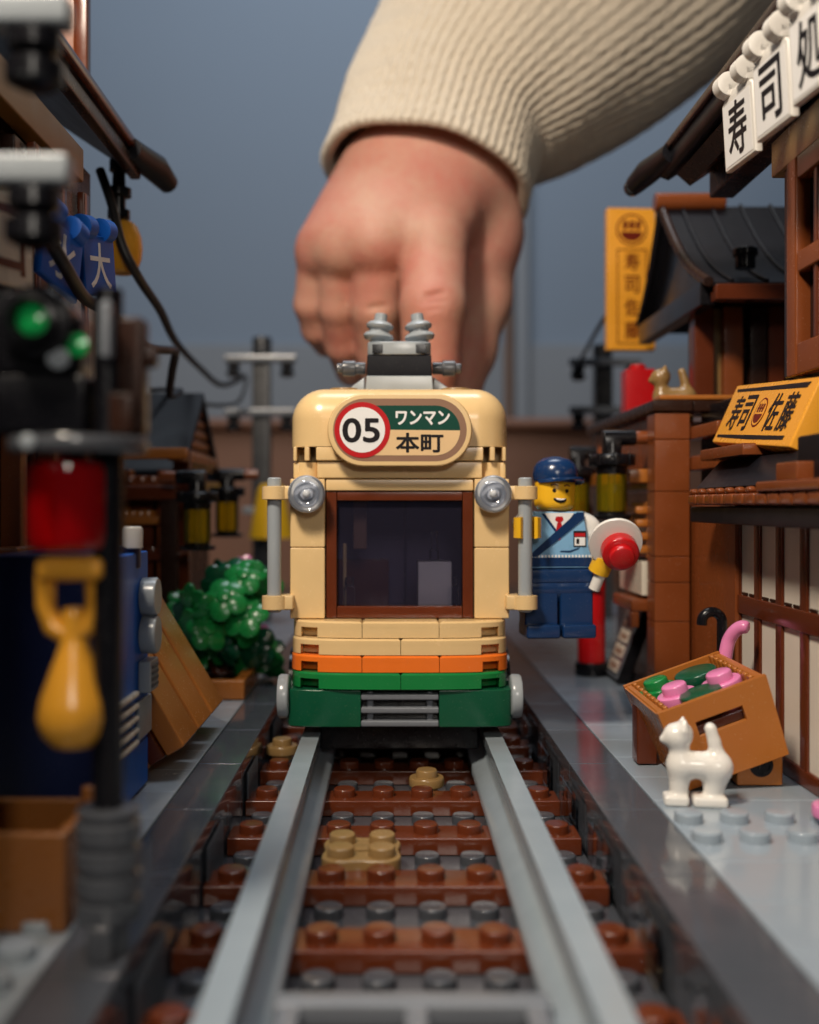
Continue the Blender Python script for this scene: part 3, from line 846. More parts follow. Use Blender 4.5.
def toy_hand(c, axis_up, parent, open_at=90, k_=1.0):
    g = G(TF); P = []
    A = Vector(axis_up).normalized(); B = Vector((1, 0, 0)); B = (B - A * B.dot(A)).normalized(); C_ = A.cross(B)
    prof = [(.22, -.26), (.33, -.24), (.33, .24), (.22, .26)]
    for i in range(19):
        a = R(open_at + 38 + 284 * i / 18)
        for r_, z in prof: P.append(Vector(c) + ((B * math.cos(a) + C_ * math.sin(a)) * r_ + A * z) * k_)
    fs = []
    for i in range(18):
        for k in range(4): fs.append((4 * i + k, 4 * i + (k + 1) % 4, 4 * i + 4 + (k + 1) % 4, 4 * i + 4 + k))
    fs += [(3, 2, 1, 0), (72, 73, 74, 75)]
    g.raw(P, fs); return g.build('hand', 'skin_toy', parent)
g = G(TF); g.tube(bezier([(.70, 0, 3.22), (.98, -.02, 3.05), (1.10, -.08, 2.6), (1.14, -.25, 2.28), (1.14, -.42, 2.16)], 5), [.30] * 6 + [.29] * 5 + [.27] * 5 + [.25] * 5, 14); arm = g.build('arm', 'white', t)
g = G(TF); g.tube([(1.14, -.38, 2.17), (1.14, -.6, 2.06)], .16, 12); g.build('wrist', 'skin_toy', arm)
toy_hand((1.10, -.80, 2.02), (.30, -.30, .82), arm, 120, .9)
g = G(TF); g.tube(bezier([(-.70, 0, 3.22), (-.95, -.05, 3.16), (-1.0, -.25, 3.1), (-.97, -.45, 3.07)], 5), [.30] * 6 + [.28] * 5 + [.25] * 5, 14); arm = g.build('arm', 'white', t)
g = G(TF); g.tube([(-.97, -.4, 3.07), (-.98, -.68, 3.06)], .16, 12); g.build('wrist', 'skin_toy', arm)
hb = TF.inverted() @ Vector((3.43, 29.4, 7.28)); toy_hand(hb, (0, 0, 1), arm, 268, 1.15)
# signal paddle in his hand
t2 = thing('signal_paddle', 'white round signal paddle with a red knob held out by the conductor', 'signal paddle', TF @ Vector((1.16, -.82, 2.0)))
p0 = TF @ Vector((.93, -.66, 1.35)); p1 = TF @ Vector((1.36, -1.10, 2.7))
g = G(); g.tube([p0, p0.lerp(p1, .5), p1], .16, 14); g.build('handle', 'white', t2)
TD = frame(TF @ Vector((1.38, -1.15, 2.68)), (1, -.05, .05), (-.05, -.48, 1))
g = G(TD); g.lathe([(.2, -.05), (.70, -.03), (.74, .04), (.72, .12), (.5, .14), (.2, .14)], Matrix(), 32); g.build('disc', 'white', t2)
g = G(TD); g.lathe([(.48, .14), (.5, .17), (.5, .48), (.46, .53), (.34, .54), (.34, .72), (.30, .76), (0, .76)], Tr((.08, -.14, 0)), 30); g.build('knob', 'red', t2)

# ------------------------------------------------------------------ right side: sushi shop
sh = thing('sushi_shop', 'reddish brown toy sushi shop with pale lattice screens and a black tiled roof', 'shop', (9.5, 28, 1.5))
g = G()
z = 1.52; k = 0
while z < 10.7:
    hgt = [1.2, 1.6, 1.2, 0.8, 2.0, 1.6, 1.3][k % 7]; hgt = min(hgt, 10.75 - z)
    g.box(7.8, 8.88, 33, 34.0, z, z + hgt - 0.012, 0.025); z += hgt; k += 1
g.build('pillar', 'red_brown', sh)
g = G()
for k in range(5): g.box(8.05, 8.8, 34.02 + k * 2, 36.0 + k * 2, 8.4, 10.72, 0.03); g.box(8.95, 9.5, 34.02 + k * 2, 36.0 + k * 2, 1.52, 8.38, .03)
g.build('side_wall', 'red_brown', sh)
g = G(); g.box(7.72, 8.95, 32.9, 34.05, 10.77, 11.12, 0.03); g.box(7.72, 8.3, 34.06, 44.2, 10.77, 11.12, 0.03); g.box(8.97, 10.6, 33.0, 34.0, 10.77, 11.12, .03); g.build('wall_cap', 'dark_brown', sh)
g = G(); g.box(7.95, 10.6, 33.0, 33.9, 11.13, 11.28, 0.03); g.build('ledge', 'nougat', sh)
g = G(); g.box(8.32, 10.6, 34.06, 36.5, 10.3, 10.55, .03); g.build('platform', 'brown', sh)
g = G(); g.box(8.95, 9.4, 28.9, 33.4, 1.52, 7.9, 0.03); g.build('wall_panel', 'red_brown', sh)
for z0, z1 in ((9.9, 10.3), (8.95, 9.4)):
    g = G(); g.box(8.9, 9.4, 30.4, 33.6, z0, z1, 0.04); g.build('rail', 'red_brown', sh)
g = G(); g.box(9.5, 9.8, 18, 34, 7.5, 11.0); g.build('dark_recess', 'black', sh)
# lattice screen
scn = G(); scn.box(9.12, 9.3, 17, 29.2, 1.52, 7.75, 0.0); scn = scn.build('screen', 'cream', sh)
for j in range(9):
    y = 29.05 - 1.55 * j
    g = G(); g.box(9.05, 9.14, y - .22, y + .22, 1.52, 7.75, 0.03); g.build('lattice_bar', 'brown', scn)
g = G(); g.box(9.01, 9.16, 17, 29.1, 5.0, 5.5, 0.03); g.build('middle_rail', 'brown', scn)
g = G(); g.box(9.03, 9.16, 17, 29.1, 1.5, 1.9, 0.03); g.build('bottom_rail', 'brown', scn)
g = G()
for j in range(8):
    y = 29.05 - 1.55 * j
    for q in range(2): g.box(9.08, 9.14, y - .30 - q * .55, y - .70 - q * .55, 5.51, 5.58, 0.01)
tag(g.build('clip_row', 'dark_brown', scn), kind='stuff')
# awning
aw = G(); aw.box(8.1, 9.4, 17, 30.2, 7.42, 7.86, 0.04); aw = aw.build('awning', 'slate', sh)
g = G()
y = 29.9
while y > 17:
    g.box(7.95, 8.75, y - .70, y, 7.9, 8.18, 0.05); g.box(7.98, 8.4, y - .34, y - .02, 8.18, 8.34, .05); y -= .78
g.build('ribbed_edge', 'red_brown', aw)
g = G(); g.prism([(8.1, 8.36), (9.4, 8.36), (9.4, 9.1), (8.75, 9.1)], frame((0, 29.6, 0), (1, 0, 0), (0, 0, 1)), 6.4, .03); g.build('slope', 'slate', aw)
g = G(); g.box(8.3, 9.45, 26.3, 29.9, 9.12, 9.42, .03); g.build('plate', 'red_brown', aw)
g = G(); g.box(8.35, 9.4, 19.2, 22.9, 8.38, 9.36, .04); g.cyl(.3, .2, Tr((8.9, 22.2, 9.36)), 20); g.build('black_block', 'slate', aw)
g = G(); g.box(7.9, 8.4, 20.6, 24.2, 8.2, 8.42, .03); g.box(8.0, 8.4, 22.0, 23.2, 8.42, 8.8, .03); g.build('edge_plate', 'red_brown', aw)
# upper storey
up = G(); up.box(9.75, 10.2, 15, 26.2, 10.9, 18.6); up.box(9.4, 10.0, 15, 26.3, 15.95, 17.2); up = up.build('upper_wall', 'dark_brown', sh)
g = G(); g.box(9.25, 9.8, 15, 27.0, 16.1, 17.0, .03); g.build('tan_beam', 'dark_tan', up)
wf = G()
wf.box(9.2, 9.62, 25.25, 25.85, 10.95, 16.1, .04)
for z0, z1 in ((10.95, 11.7), (13.35, 13.85), (15.55, 16.1)): wf.box(9.22, 9.6, 15, 25.22, z0, z1, .04)
wf = wf.build('window_frame', 'red_brown', sh)
g = G()
for k in range(8): g.box(9.3, 9.5, 24.2 - k * 1.05, 24.45 - k * 1.05, 11.7, 15.6, .03)
g.build('muntin', 'brown', wf)
g = G(); g.box(9.55, 9.62, 15, 25.3, 11.6, 15.7, 0); g.build('pane', 'pane_dark', wf, flat=True)
g = G(); g.box(9.35, 9.9, 25.7, 26.4, 11.0, 18.0, .04); g.build('corner_post', 'black', sh)
# roof with thick dark eave
rf = G()
pf = [(8.0, 18.0), (8.25, 17.9), (14.5, 22.0), (14.5, 22.6), (7.95, 18.5)]
rf.prism(pf, frame((0, 33.2, 0), (1, 0, 0), (0, 0, 1)), 21, .05)
rf = rf.build('roof', 'slate', sh)
g = G(); g.prism([(8.3, 17.85), (9.9, 18.9), (9.9, 18.3), (8.7, 17.5)][::-1], frame((0, 32.4, 0), (1, 0, 0), (0, 0, 1)), 20, .03); g.build('soffit', 'dark_brown', rf)
g = G(); g.box(9.35, 10.1, 26.45, 32.6, 17.2, 18.6, .04); g.build('gable_wall', 'dark_brown', sh)
g = G(); g.box(7.85, 8.2, 13, 32.8, 18.42, 18.70, .05); g.build('eave_board', 'dark_brown', rf)
g = G(); g.tube([(8.02, 31.8, 18.35), (7.95, 33.0, 18.4), (7.8, 33.9, 18.4), (7.55, 34.6, 18.2)], [.3, .36, .40, .32], 18); g.build('eave_end', 'slate', rf)
g = G(); g.cyl(.28, .3, frame((7.5, 34.8, 18.15), (1, 0, 0), (0, 0, 1)), 16); g.build('end_cap', 'black', rf)
# small curved roof behind
cr_ = G()
def curve_roof(y0, z0, y1, z1, sag, N=10):
    top = []
    for i in range(N + 1):
        f_ = i / N
        top.append((y0 + (y1 - y0) * f_, z0 + (z1 - z0) * f_ - sag * math.sin(PI * f_)))
    return top
tf = curve_roof(40, 19.0, 34, 14.95, .55); tb = curve_roof(40, 19.0, 43.6, 15.2, .5)
def slab(top, th, x0, x1):
    poly = [Vector(q) for q in top] + [Vector((q[0], q[1] - th)) for q in reversed(top)]
    g = G(); g.prism([tuple(q) for q in poly] if top[0][0] < top[-1][0] else [tuple(q) for q in reversed(poly)], frame((x0, 0, 0), (0, 1, 0), (0, 0, 1)), x1 - x0, .0); return g
sr = slab(tf, .35, 9.9, 16.5).build('curved_roof', 'slate', sh, sharp=30)
slab(tb, .35, 9.9, 16.5).build('back_slope', 'slate', sr, sharp=30)
for k in range(6):
    tp = [Vector((q[0], q[1] + .05)) for q in tf]
    g = G(); g.tube([(10.5 + k * 1.1, q.x, q.y) for q in tp], .07, 8); g.build('tile_rib', 'slate', sr)
g = G(); g.tube([(9.75, q[0], q[1] + .02) for q in tf], .17, 8); g.build('barge_board', 'dark_brown', sr)
g = G(); g.tube([(9.78, q[0], q[1] + .02) for q in tb], .17, 8); g.build('barge_board', 'slate', sr)
g = G(); g.cyl(.36, 2.6, frame((9.5, 40, 19.15), (0, 1, 0), (0, 0, 1)), 20, .05); g.build('ridge_log', 'red_brown', sr)
g = G(); g.prism([(34.6, 14.9), (43.2, 14.9), (40, 18.3)], frame((10.1, 0, 0), (0, 1, 0), (0, 0, 1)), .3, .03); g.build('gable', 'black', sr)
g = G(); g.box(9.6, 10.1, 34.4, 43.0, 14.3, 15.1, .04); g.build('gable_panel', 'black', sr)
g = G(); g.box(9.9, 16, 33.7, 34.3, 14.35, 14.85, .04); g.build('eave_board', 'brown', sr)
g = G(); g.cyl(.32, .5, Tr((11.1, 34.6, 15.5)), 16); g.cyl(.4, .25, Tr((11.1, 34.6, 15.9)), 16); g.build('roof_ornament', 'black', sr)
g = G(); g.box(10.2, 16, 37.5, 38, 11, 15.0, .03); g.build('rear_wall', 'dark_brown', sh)
for px_, mat in ((702, 'brown'), (731, 'red_brown'), (757, 'dark_brown'), (772, 'brown')):
    q = at(px_, 330, 36.5)
    g = G(); g.box(q.x - .33, q.x + .33, 36.2, 36.9, 11.2, 14.6, .04); g.build('post', mat, sh)
q = at(716, 330, 36.8); g = G(); g.box(q.x - .24, q.x + .24, 36.6, 37.1, 11.2, 14.6, .03); g.build('post', 'dark_tan', sh)
g = G(); q = at(766, 330, 36.9); g.cyl(.25, 1.2, Tr((q.x, 36.6, 12.4)), 14); g.build('wall_light', 'amber', sh)
# goods and shelves fixed along the side wall
g = G(); g.box(7.3, 8.05, 34.3, 43.5, 8.6, 9.05, .05); g.build('wall_beam', 'nougat', sh)
g = G(); g.box(7.35, 8.94, 34.2, 37, 4.5, 4.9, .05); g.box(7.35, 7.6, 34.2, 34.6, 4.0, 4.5, .03); g.build('shelf', 'red_brown', sh)
g = G()
for k in range(4): g.box(7.55, 8.05, 34.4, 36.6, 6.35 + k * .42, 6.60 + k * .42, .04)
g.box(7.9, 8.94, 34.3, 36.7, 6.2, 8.0, .03)
g.build('slatted_rack', 'nougat', sh)
g = G(); g.box(7.7, 8.94, 34.3, 37.6, 5.0, 6.1, .03); g.build('white_panel', 'ivory', sh)

# sign board with writing, standing on the awning
S0 = Vector((8.62, 27, 9.42)); u_ = Vector((-.08, -6, -.46)); v_ = Vector((.66, 0, 1.57))
TS = frame(S0, u_, v_)
t = thing('shop_sign', 'yellow board with black brush writing tilted on the black awning', 'sign', (8.7, 27, 9.4))
g = G(TS); g.box(-3.02, 3.02, 0, 1.72, -.55, 0, .04); sb = g.build('board', 'sign', t)
def on(T, poly, mat, name, par, z=.003):
    g = G(T); g.prism(poly, Tr((0, 0, z)), .008, 0); return g.build(name, mat, par, flat=True)
on(TS, [(-2.75, 1.50), (2.5, 1.46), (2.62, 1.60), (0, 1.58), (-2.75, 1.58)], 'ink', 'bar', sb)
on(TS, [(-2.75, .16), (0, .14), (2.4, .17), (2.45, .27), (-2.75, .24)], 'ink', 'bar', sb)
for ch, x in (('寿', -2.0), ('司', -1.08), ('佐', .98), ('藤', 1.95)):
    g = G(TS); g.text(ch, Tr((x, .87, .004)), .80, 1.0, .008, .012); g.build('lettering', 'ink', sb, flat=True)
def emblem(T, cx, cz, r, par):
    """round shop emblem: a bowl under three strokes inside a ring"""
    on(T, circ(cx, cz, r, 32), 'maroon', 'emblem', par, .003)
    on(T, circ(cx, cz, r * .88, 32), 'sign', 'emblem_ground', par, .008)
    bowl = [(cx + r * .72 * math.cos(PI + PI * i / 14), cz - r * .12 + r * .62 * math.sin(PI + PI * i / 14)) for i in range(15)]
    on(T, bowl, 'maroon', 'emblem_bowl', par, .013)
    g = G(T)
    for k in (-1, 0, 1):
        g.prism([(cx + k * r * .42 - r * .15, cz + r * .02), (cx + k * r * .42 + r * .12, cz), (cx + k * r * .42 + r * .2, cz + r * .55), (cx + k * r * .42 - r * .1, cz + r * .6)], Tr((0, 0, .013)), .006, 0)
    g.prism(rect(cx - r * .6, cx + r * .6, cz + r * .24, cz + r * .33), Tr((0, 0, .02)), .006, 0)
    g.build('emblem_stroke', 'maroon', par, flat=True)
emblem(TS, -.05, .87, .40, sb)
# tall vertical sign
t = thing('vertical_sign', 'tall narrow yellow sign hanging in front of the blue grey wall', 'sign', at(631, 350, 45))
TV = frame(at(631.5, 279, 45), (1, .06, 0), (0, 0, 1))
g = G(TV); g.box(-1.03, 1.03, -2.98, 2.98, -.45, 0, .05); sb = g.build('board', 'sign', t)
emblem(TV, 0, 2.06, .66, sb)
g = G(TV)
for pl in (rect(-.62, .66, 1.2, 1.25), rect(-.62, .66, -2.72, -2.67), rect(-.62, -.57, -2.67, 1.2), rect(.61, .66, -2.67, 1.2)): g.prism(pl, Tr((0, 0, .003)), .008, 0)
g.build('border', 'maroon', sb, flat=True)
for ch, z in (('寿', .72), ('司', -.22), ('佐', -1.18), ('藤', -2.15)):
    g = G(TV); g.text(ch, Tr((.02, z, .004)), .62, .74, .008, .01); g.build('lettering', 'maroon', sb, flat=True)
q = at(650, 300, 45.4)
g = G(TV); g.tube([(.9, 1.6, -.3), (2.6, 1.6, -.6)], .16, 10); g.build('bracket', 'black', t)
# noren flags under the eave
for i, (ch, yy, lab) in enumerate((('寿', 25.3, 'white hanging flag with black writing, the farthest under the right eave'),
                                  ('司', 23.1, 'white hanging flag with dark writing, middle one under the right eave'),
                                  ('処', 20.95, 'white hanging flag with black writing at the right edge of the photo'))):
    t = thing('shop_flag', lab, 'flag', (8.35, yy, 16.6), 'white noren flags under the eave')
    TN = frame((7.86, yy, 16.86), (.10, -1, 0), (-.06, 0, 1))
    g = G(TN); g.prism([(-.84, -.90), (.84, -.90), (.84, .70), (.5, .9), (-.5, .9), (-.84, .70)], Tr((0, 0, -.2)), .2, .04); fl = g.build('flag', 'white', t)
    on(TN, rect(-.74, .74, -.82, .64), 'ink_white', 'print', fl)
    g = G(TN); g.text(ch, Tr((0, -.06, .012)), 1.0, 1.3, .008, .016); g.build('lettering', 'ink', fl, flat=True)
    for k in (-.5, .5):
        g = G(TN); g.lathe([(.16, 0), (.28, .03), (.28, .37), (.16, .40)], frame((k - .20, 1.10, .0), (0, 1, 0), (0, 0, 1)), 18); g.box(k - .2, k + .2, .8, 1.1, -.22, .06, .03); g.build('clip', 'white', fl)
# lanterns
def lantern(loc, label, side):
    t = thing('lantern', label, 'lantern', loc, 'black lanterns with yellow glass')
    x, y, z = loc
    def L_(prof, T=None): g = G(Tr(loc)); g.lathe(prof, T, 28); return g
    L_([(.3, 0), (.62, .02), (.66, .08), (.66, .14), (.45, .2), (.45, .26), (.3, .28)]).build('base', 'black', t)
    L_([(.46, .28), (.48, .32), (.48, 1.42), (.46, 1.46)]).build('glass', 'amber', t)
    L_([(.12, .28), (.12, 1.46)]).build('candle', 'amber', t)
    c = L_([(.4, 1.46), (.5, 1.48), (.5, 1.68), (.66, 1.74), (.70, 1.8), (.70, 2.0), (.62, 2.08), (.32, 2.12), (.28, 2.5)])
    for k in range(8):
        c.box(-.09, .09, .6, .74, 1.72, 2.1, .03, Rz(45 * k))
    c = c.build('cap', 'black', t)
    g = G(Tr(loc)); g.box(-.28, .28, -.28, .28, 2.2, 2.66, .05); g.cyl(.26, 1.05, frame((-.3 * side, 0, 2.62), (0, side, 0), (0, 0, 1)), 18); g.build('hanger', 'black', c)
    g = G(Tr(loc)); g.cyl(.22, .6, frame((.7 * side, 0, 2.62), (0, side, 0), (0, 0, 1)), 16); g.build('peg', 'red_brown', c)
    return t
l0 = lantern((6.72, 34.2, 7.42), 'yellow glass lantern in front of the tall brown pillar at right', 1)
l1 = dup(l0, (.12, 7.0, -.15), 'yellow glass lantern half hidden behind the conductor and his cap')

# ------------------------------------------------------------------ right pavement: crate, vegetables, cat, board, umbrellas
TC = Tr((7.14, 25.67, 2.84)) @ Rz(1.2) @ Rx(1.5) @ Ry(-19.8)
w, d, h = 1.29, 1.66, .93
t = thing('crate', 'orange brown crate tilted against the lattice screen behind the white cat', 'crate', (7.14, 25.67, 1.5))
def panel(poly, hole, T, th, name, mat='nougat'):
    """board with a rectangular slot"""
    g = G(T)
    x0, x1, z0, z1 = hole
    P = poly
    def lx(z): f_ = (z - P[0][1]) / (P[3][1] - P[0][1]); return P[0][0] + (P[3][0] - P[0][0]) * f_
    def rx(z): f_ = (z - P[1][1]) / (P[2][1] - P[1][1]); return P[1][0] + (P[2][0] - P[1][0]) * f_
    b0, b1 = P[0][1], P[3][1]
    vs = []
    for zz in (0, th):
        vs += [(lx(b0), b0, zz), (rx(b0), b0, zz), (rx(b1), b1, zz), (lx(b1), b1, zz), (x0, z0, zz), (x1, z0, zz), (x1, z1, zz), (x0, z1, zz)]
    fs = []
    for (a, b_, c, e) in ((0, 1, 5, 4), (1, 2, 6, 5), (2, 3, 7, 6), (3, 0, 4, 7)):
        fs.append((8 + a, 8 + b_, 8 + c, 8 + e)); fs.append((e, c, b_, a))
    for i in range(4):
        j = (i + 1) % 4
        fs.append((i, j, 8 + j, 8 + i)); fs.append((4 + j, 4 + i, 12 + i, 12 + j))
    g.raw(vs, fs); return g.build(name, mat, t, sharp=30)
panel([(-w + .10, -h), (w - .10, -h), (w, h), (-w, h)], (-.56, .56, .12, .47), TC @ frame((0, -d + .16, 0), (1, 0, 0), (0, 0, 1)), .16, 'front_panel')
panel([(-w + .10, -h), (w - .10, -h), (w, h), (-w, h)], (-.56, .56, .12, .47), TC @ frame((0, d, 0), (1, 0, 0), (0, 0, 1)), .16, 'back_panel')
for s in (-1, 1):
    g = G(TC)
    for k in range(4):
        y0 = -d + .17 + k * (2 * d - .34) / 4
        g.raw([(s * (w - .12), y0 + .03, -h), (s * (w - .12), y0 + .77, -h), (s * w, y0 + .77, h - .05), (s * w, y0 + .03, h - .05),
               (s * (w - .26), y0 + .03, -h), (s * (w - .26), y0 + .77, -h), (s * (w - .15), y0 + .77, h - .05), (s * (w - .15), y0 + .03, h - .05)],
              [(0, 1, 2, 3)[::s], (7, 6, 5, 4)[::s], (3, 2, 6, 7)[::s], (0, 3, 7, 4)[::s], (1, 5, 6, 2)[::s], (0, 4, 5, 1)[::s]])
    g.box(s * (w - .2), s * (w - .04), -d + .17, d - .17, h - .35, h - .02, .03)
    g.build('side_panel', 'nougat', t, sharp=30)
    g = G(TC)
    for k in range(9):
        y0 = -d + .25 + k * .34; g.box(s * (w - .32), s * (w - .2), y0, y0 + .2, h - .55, h + .02, .03)
    g.build('ribs', 'nougat', t)
g = G(TC); g.box(-w + .15, w - .15, -d + .17, d - .17, -h, -h + .16, .02); g.box(-w + .3, w - .3, -d + .2, d - .2, -h + .17, h - .62, .02); g.build('bottom', 'brown', t)
def veg(x, y, mat, stud, label, z=None, r=.47):
    z = h - .6 if z is None else z
    g = G(TC)
    if stud: g.lathe([(.3, 0), (.3, .3), (r - .03, .32), (r, .36), (r, .54), (r - .03, .57), (.30, .57), (.30, .74), (.26, .78), (0, .78)], Tr((x, y, z)), 30)
    else: g.lathe([(.3, 0), (.3, .3), (r - .03, .32), (r, .36), (r, .52), (r - .04, .56), (0, .56)], Tr((x, y, z)), 30)
    tag(g.build('round_plate', mat), label, 'toy vegetable', 'round plates heaped in the crate')
veg(-.50, -.45, 'pink', True, 'pink studded round plate at the front left of the crate')
veg(.52, -.72, 'pink', True, 'pink studded round plate at the right front of the crate')
veg(-.08, -1.0, 'dgreen', False, 'smooth dark green round tile at the crate front between the pink plates', h - .58, .5)
veg(.28, .42, 'dgreen', False, 'smooth dark green round tile at the back middle of the crate', h - .5, .52)
veg(-.68, .55, 'green', True, 'bright green studded round plate in the far left corner of the crate')
t = thing('support_block', 'brown block with a round hole propping up the tilted crate', 'block', (8.1, 24.6, 1.5))
g = G(); g.box(7.55, 8.6, 24.4, 25.3, 1.52, 2.45, .04); g.build('block', 'nougat', t)
g = G(); g.lathe([(.27, 0), (.27, .03), (.2, .03), (.2, .005), (0, .005)], FRONT(8.1, 24.4, 2.0), 20); g.build('hole_rim', 'black', t)
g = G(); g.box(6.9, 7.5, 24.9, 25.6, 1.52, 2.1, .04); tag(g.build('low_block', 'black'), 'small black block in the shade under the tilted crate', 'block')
g = G(); g.box(5.75, 6.25, 26.4, 27.0, 1.52, 3.0, .04); tag(g.build('brown_block', 'brown'), 'small brown upright block under the left end of the crate', 'block')
# cat
def cat_fn(P):
    d = smin(sd_cap(P, (-.36, 0, .86), (.40, 0, .84), .285, .30), sd_cap(P, (-.38, 0, .80), (-.40, 0, .2), .24, .19), .15)
    d = smin(d, sd_cap(P, (.40, 0, .80), (.30, 0, .22), .30, .20), .15)
    d = smin(d, sd_box(P, (-.46, 0, .11), (.26, .26, .12), .06), .06)
    d = smin(d, sd_box(P, (.24, 0, .11), (.36, .27, .12), .06), .06)
    d = smin(d, sd_cap(P, (-.38, 0, 1.0), (-.40, 0, 1.42), .20, .20), .12)
    d = smin(d, sd_cap(P, (-.44, 0, 1.46), (-.36, 0, 1.50), .29, .27), .12)
    d = smin(d, sd_cap(P, (-.62, 0, 1.40), (-.72, 0, 1.38), .14, .09), .08)
    for s in (-1, 1): d = smin(d, sd_cap(P, (-.32, s * .17, 1.62), (-.28, s * .19, 1.84), .13, .035), .05)
    d = smin(d, sd_cap(P, (.42, 0, 1.0), (.34, 0, 1.36), .17, .135), .1)
    d = smin(d, sd_cap(P, (.34, 0, 1.36), (.26, 0, 1.64), .135, .13), .05)
    return d
def cat(loc, rot, mat, label):
    c = body('toy_cat', mat, None, cat_fn, (-1.0, -.5, -.1), (.95, .5, 2.05), .042, Tr(loc) @ Rz(rot))
    tag(c, label, 'toy cat'); return c
cat((6.25, 22.95, 1.5), -8, 'white', 'white toy cat with raised tail standing on the pavement before the crate')
cat((8.82, 34.7, 10.55), -6, 'dark_tan', 'tan toy cat standing on the ledge above the tall brown pillar')
g = G(); q = at(639, 392, 40.5); g.box(q.x - .55, q.x + .55, 40.2, 41.2, 11.16, 13.0, .05); g.cyl(.3, .2, Tr((q.x, 40.7, 13.0)), 16)
tag(g.build('red_box', 'red'), 'small red block standing on the wall top under the vertical sign', 'box')
# menu board leaning on the wall
t = thing('menu_board', 'black framed menu board with pale squares leaning on the brown pillar', 'menu board', (8.2, 39, 1.5))
TB = frame((7.72, 40.5, 1.55), (0, -1, 0), (1.13, 0, 3.1))
g = G(TB); g.box(0, 2.3, 0, 3.3, -.42, 0, .04); bd = g.build('board', 'black', t)
g = G(TB); g.box(.12, 2.18, .12, 3.18, .001, .03, .01); g.build('frame', 'mid', bd)
g = G(TB); g.box(.22, 2.08, .22, 3.08, .02, .04, .005); g.build('slate', 'dgrey', bd)
for i in range(4):
    g = G(TB); y0 = .32 + i * .56; g.prism(rect(.4, 1.9, y0, y0 + .44), Tr((0, 0, .041)), .006, 0); g.build('menu_square', 'ivory' if i < 3 else 'brown', bd, flat=True)
    g = G(TB); g.prism([(.6, y0 + .1), (1.5, y0 + .08), (1.7, y0 + .3), (1.1, y0 + .25), (.7, y0 + .34)], Tr((0, 0, .048)), .006, 0); g.build('menu_picture', 'taupe', bd, flat=True)
g = G(TB); st = [(1.15 + (.36 if i % 2 == 0 else .17) * math.cos(PI / 2 + PI * i / 6), 2.78 + (.26 if i % 2 == 0 else .13) * math.sin(PI / 2 + PI * i / 6)) for i in range(12)]
g.prism(st, Tr((0, 0, .041)), .006, 0); g.build('star', 'pink', bd, flat=True)
g = G(); g.box(8.35, 8.6, 39.2, 39.5, 1.52, 3.9, .03); g.build('prop', 'black', t)
# red post box
t = thing('post_box', 'red post box with a dark foot standing behind the conductor', 'post box', (7.15, 40.5, 1.5))
g = G(); g.cyl(.62, .5, Tr((7.25, 40.5, 1.5)), 28, .05); g.build('foot', 'black', t)
g = G(); g.lathe([(.5, 0), (.52, .04), (.52, 3.2), (.5, 3.3)], Tr((7.25, 40.5, 2.0)), 28); g.build('body', 'red', t)
g = G(); g.lathe([(.66, 0), (.68, .06), (.68, .3), (.55, .55), (.3, .7), (0, .74)], Tr((7.25, 40.5, 5.3)), 28); g.build('cap', 'red', t)
g = G(); g.box(6.95, 7.5, 39.94, 40.05, 4.6, 4.75, .02); g.build('slot', 'black', t)
g = G(); g.lathe([(.4, 0), (.55, .1), (.55, .6), (.4, .8), (.42, .84), (.5, 1.1), (.4, 1.4), (0, 1.5)], Tr((7.2, 42.6, 6.6)), 24)
tag(g.build('red_pot', 'red'), 'red rounded pot on the wall shelf behind the conductor', 'pot')
g = G(); g.lathe([(.35, 0), (.5, .08), (.52, .5), (.35, .7), (0, .72)], Tr((7.35, 41.0, 6.5)), 24)
tag(g.build('white_pot', 'white'), 'small white round pot below the red pot on the wall', 'pot')
g = G(); g.box(6.9, 8.94, 40.3, 43.2, 6.2, 6.5, .03); tag(g.build('wall_shelf', 'brown'), 'brown shelf on the side wall carrying the pots', 'shelf')
# umbrellas
def umbrella(x, y, z, mat, label, ang, r):
    t = thing('umbrella', label, 'umbrella', (x, y, 1.5), 'umbrellas behind the crate')
    A = Rz(ang)
    pts = [(0, 0, -2.2), (0, 0, -1.2), (0, 0, 0)] + [(r - r * math.cos(PI * i / 12), 0, r * math.sin(PI * i / 12)) for i in range(1, 12)]
    pts += [(2 * r, 0, -.08)]
    g = G(Tr((x, y, z)) @ A); g.tube(pts, .135, 14); g.build('handle', mat, t)
    g = G(); g.tube([(x, y, 1.52), (x, y, z - 2.1)], [.12, .3], 12); g.build('canopy', mat, t)
q = at(722, 622, 28.6); umbrella(q.x, 28.6, q.z, 'black', 'black umbrella with a hooked handle standing behind the crate', 180, .27)
t = thing('umbrella', 'pink umbrella with a bent handle leaning behind the crate', 'umbrella', (8.2, 27.2, 1.5), 'umbrellas behind the crate')
q = [at(724, 668, 27.2), at(726, 652, 27.2), at(729, 640, 27.2), at(735, 631, 27.1), at(742, 627, 27), at(749, 628, 26.9)]
g = G(); g.tube(bezier(q, 5), [.17] * 23 + [.16, .14, .09], 14); g.build('handle', 'pink', t)
g = G(); g.tube([(8.2, 27.3, 1.55), tuple(q[0])], [.12, .28], 12); g.build('canopy', 'pink', t)

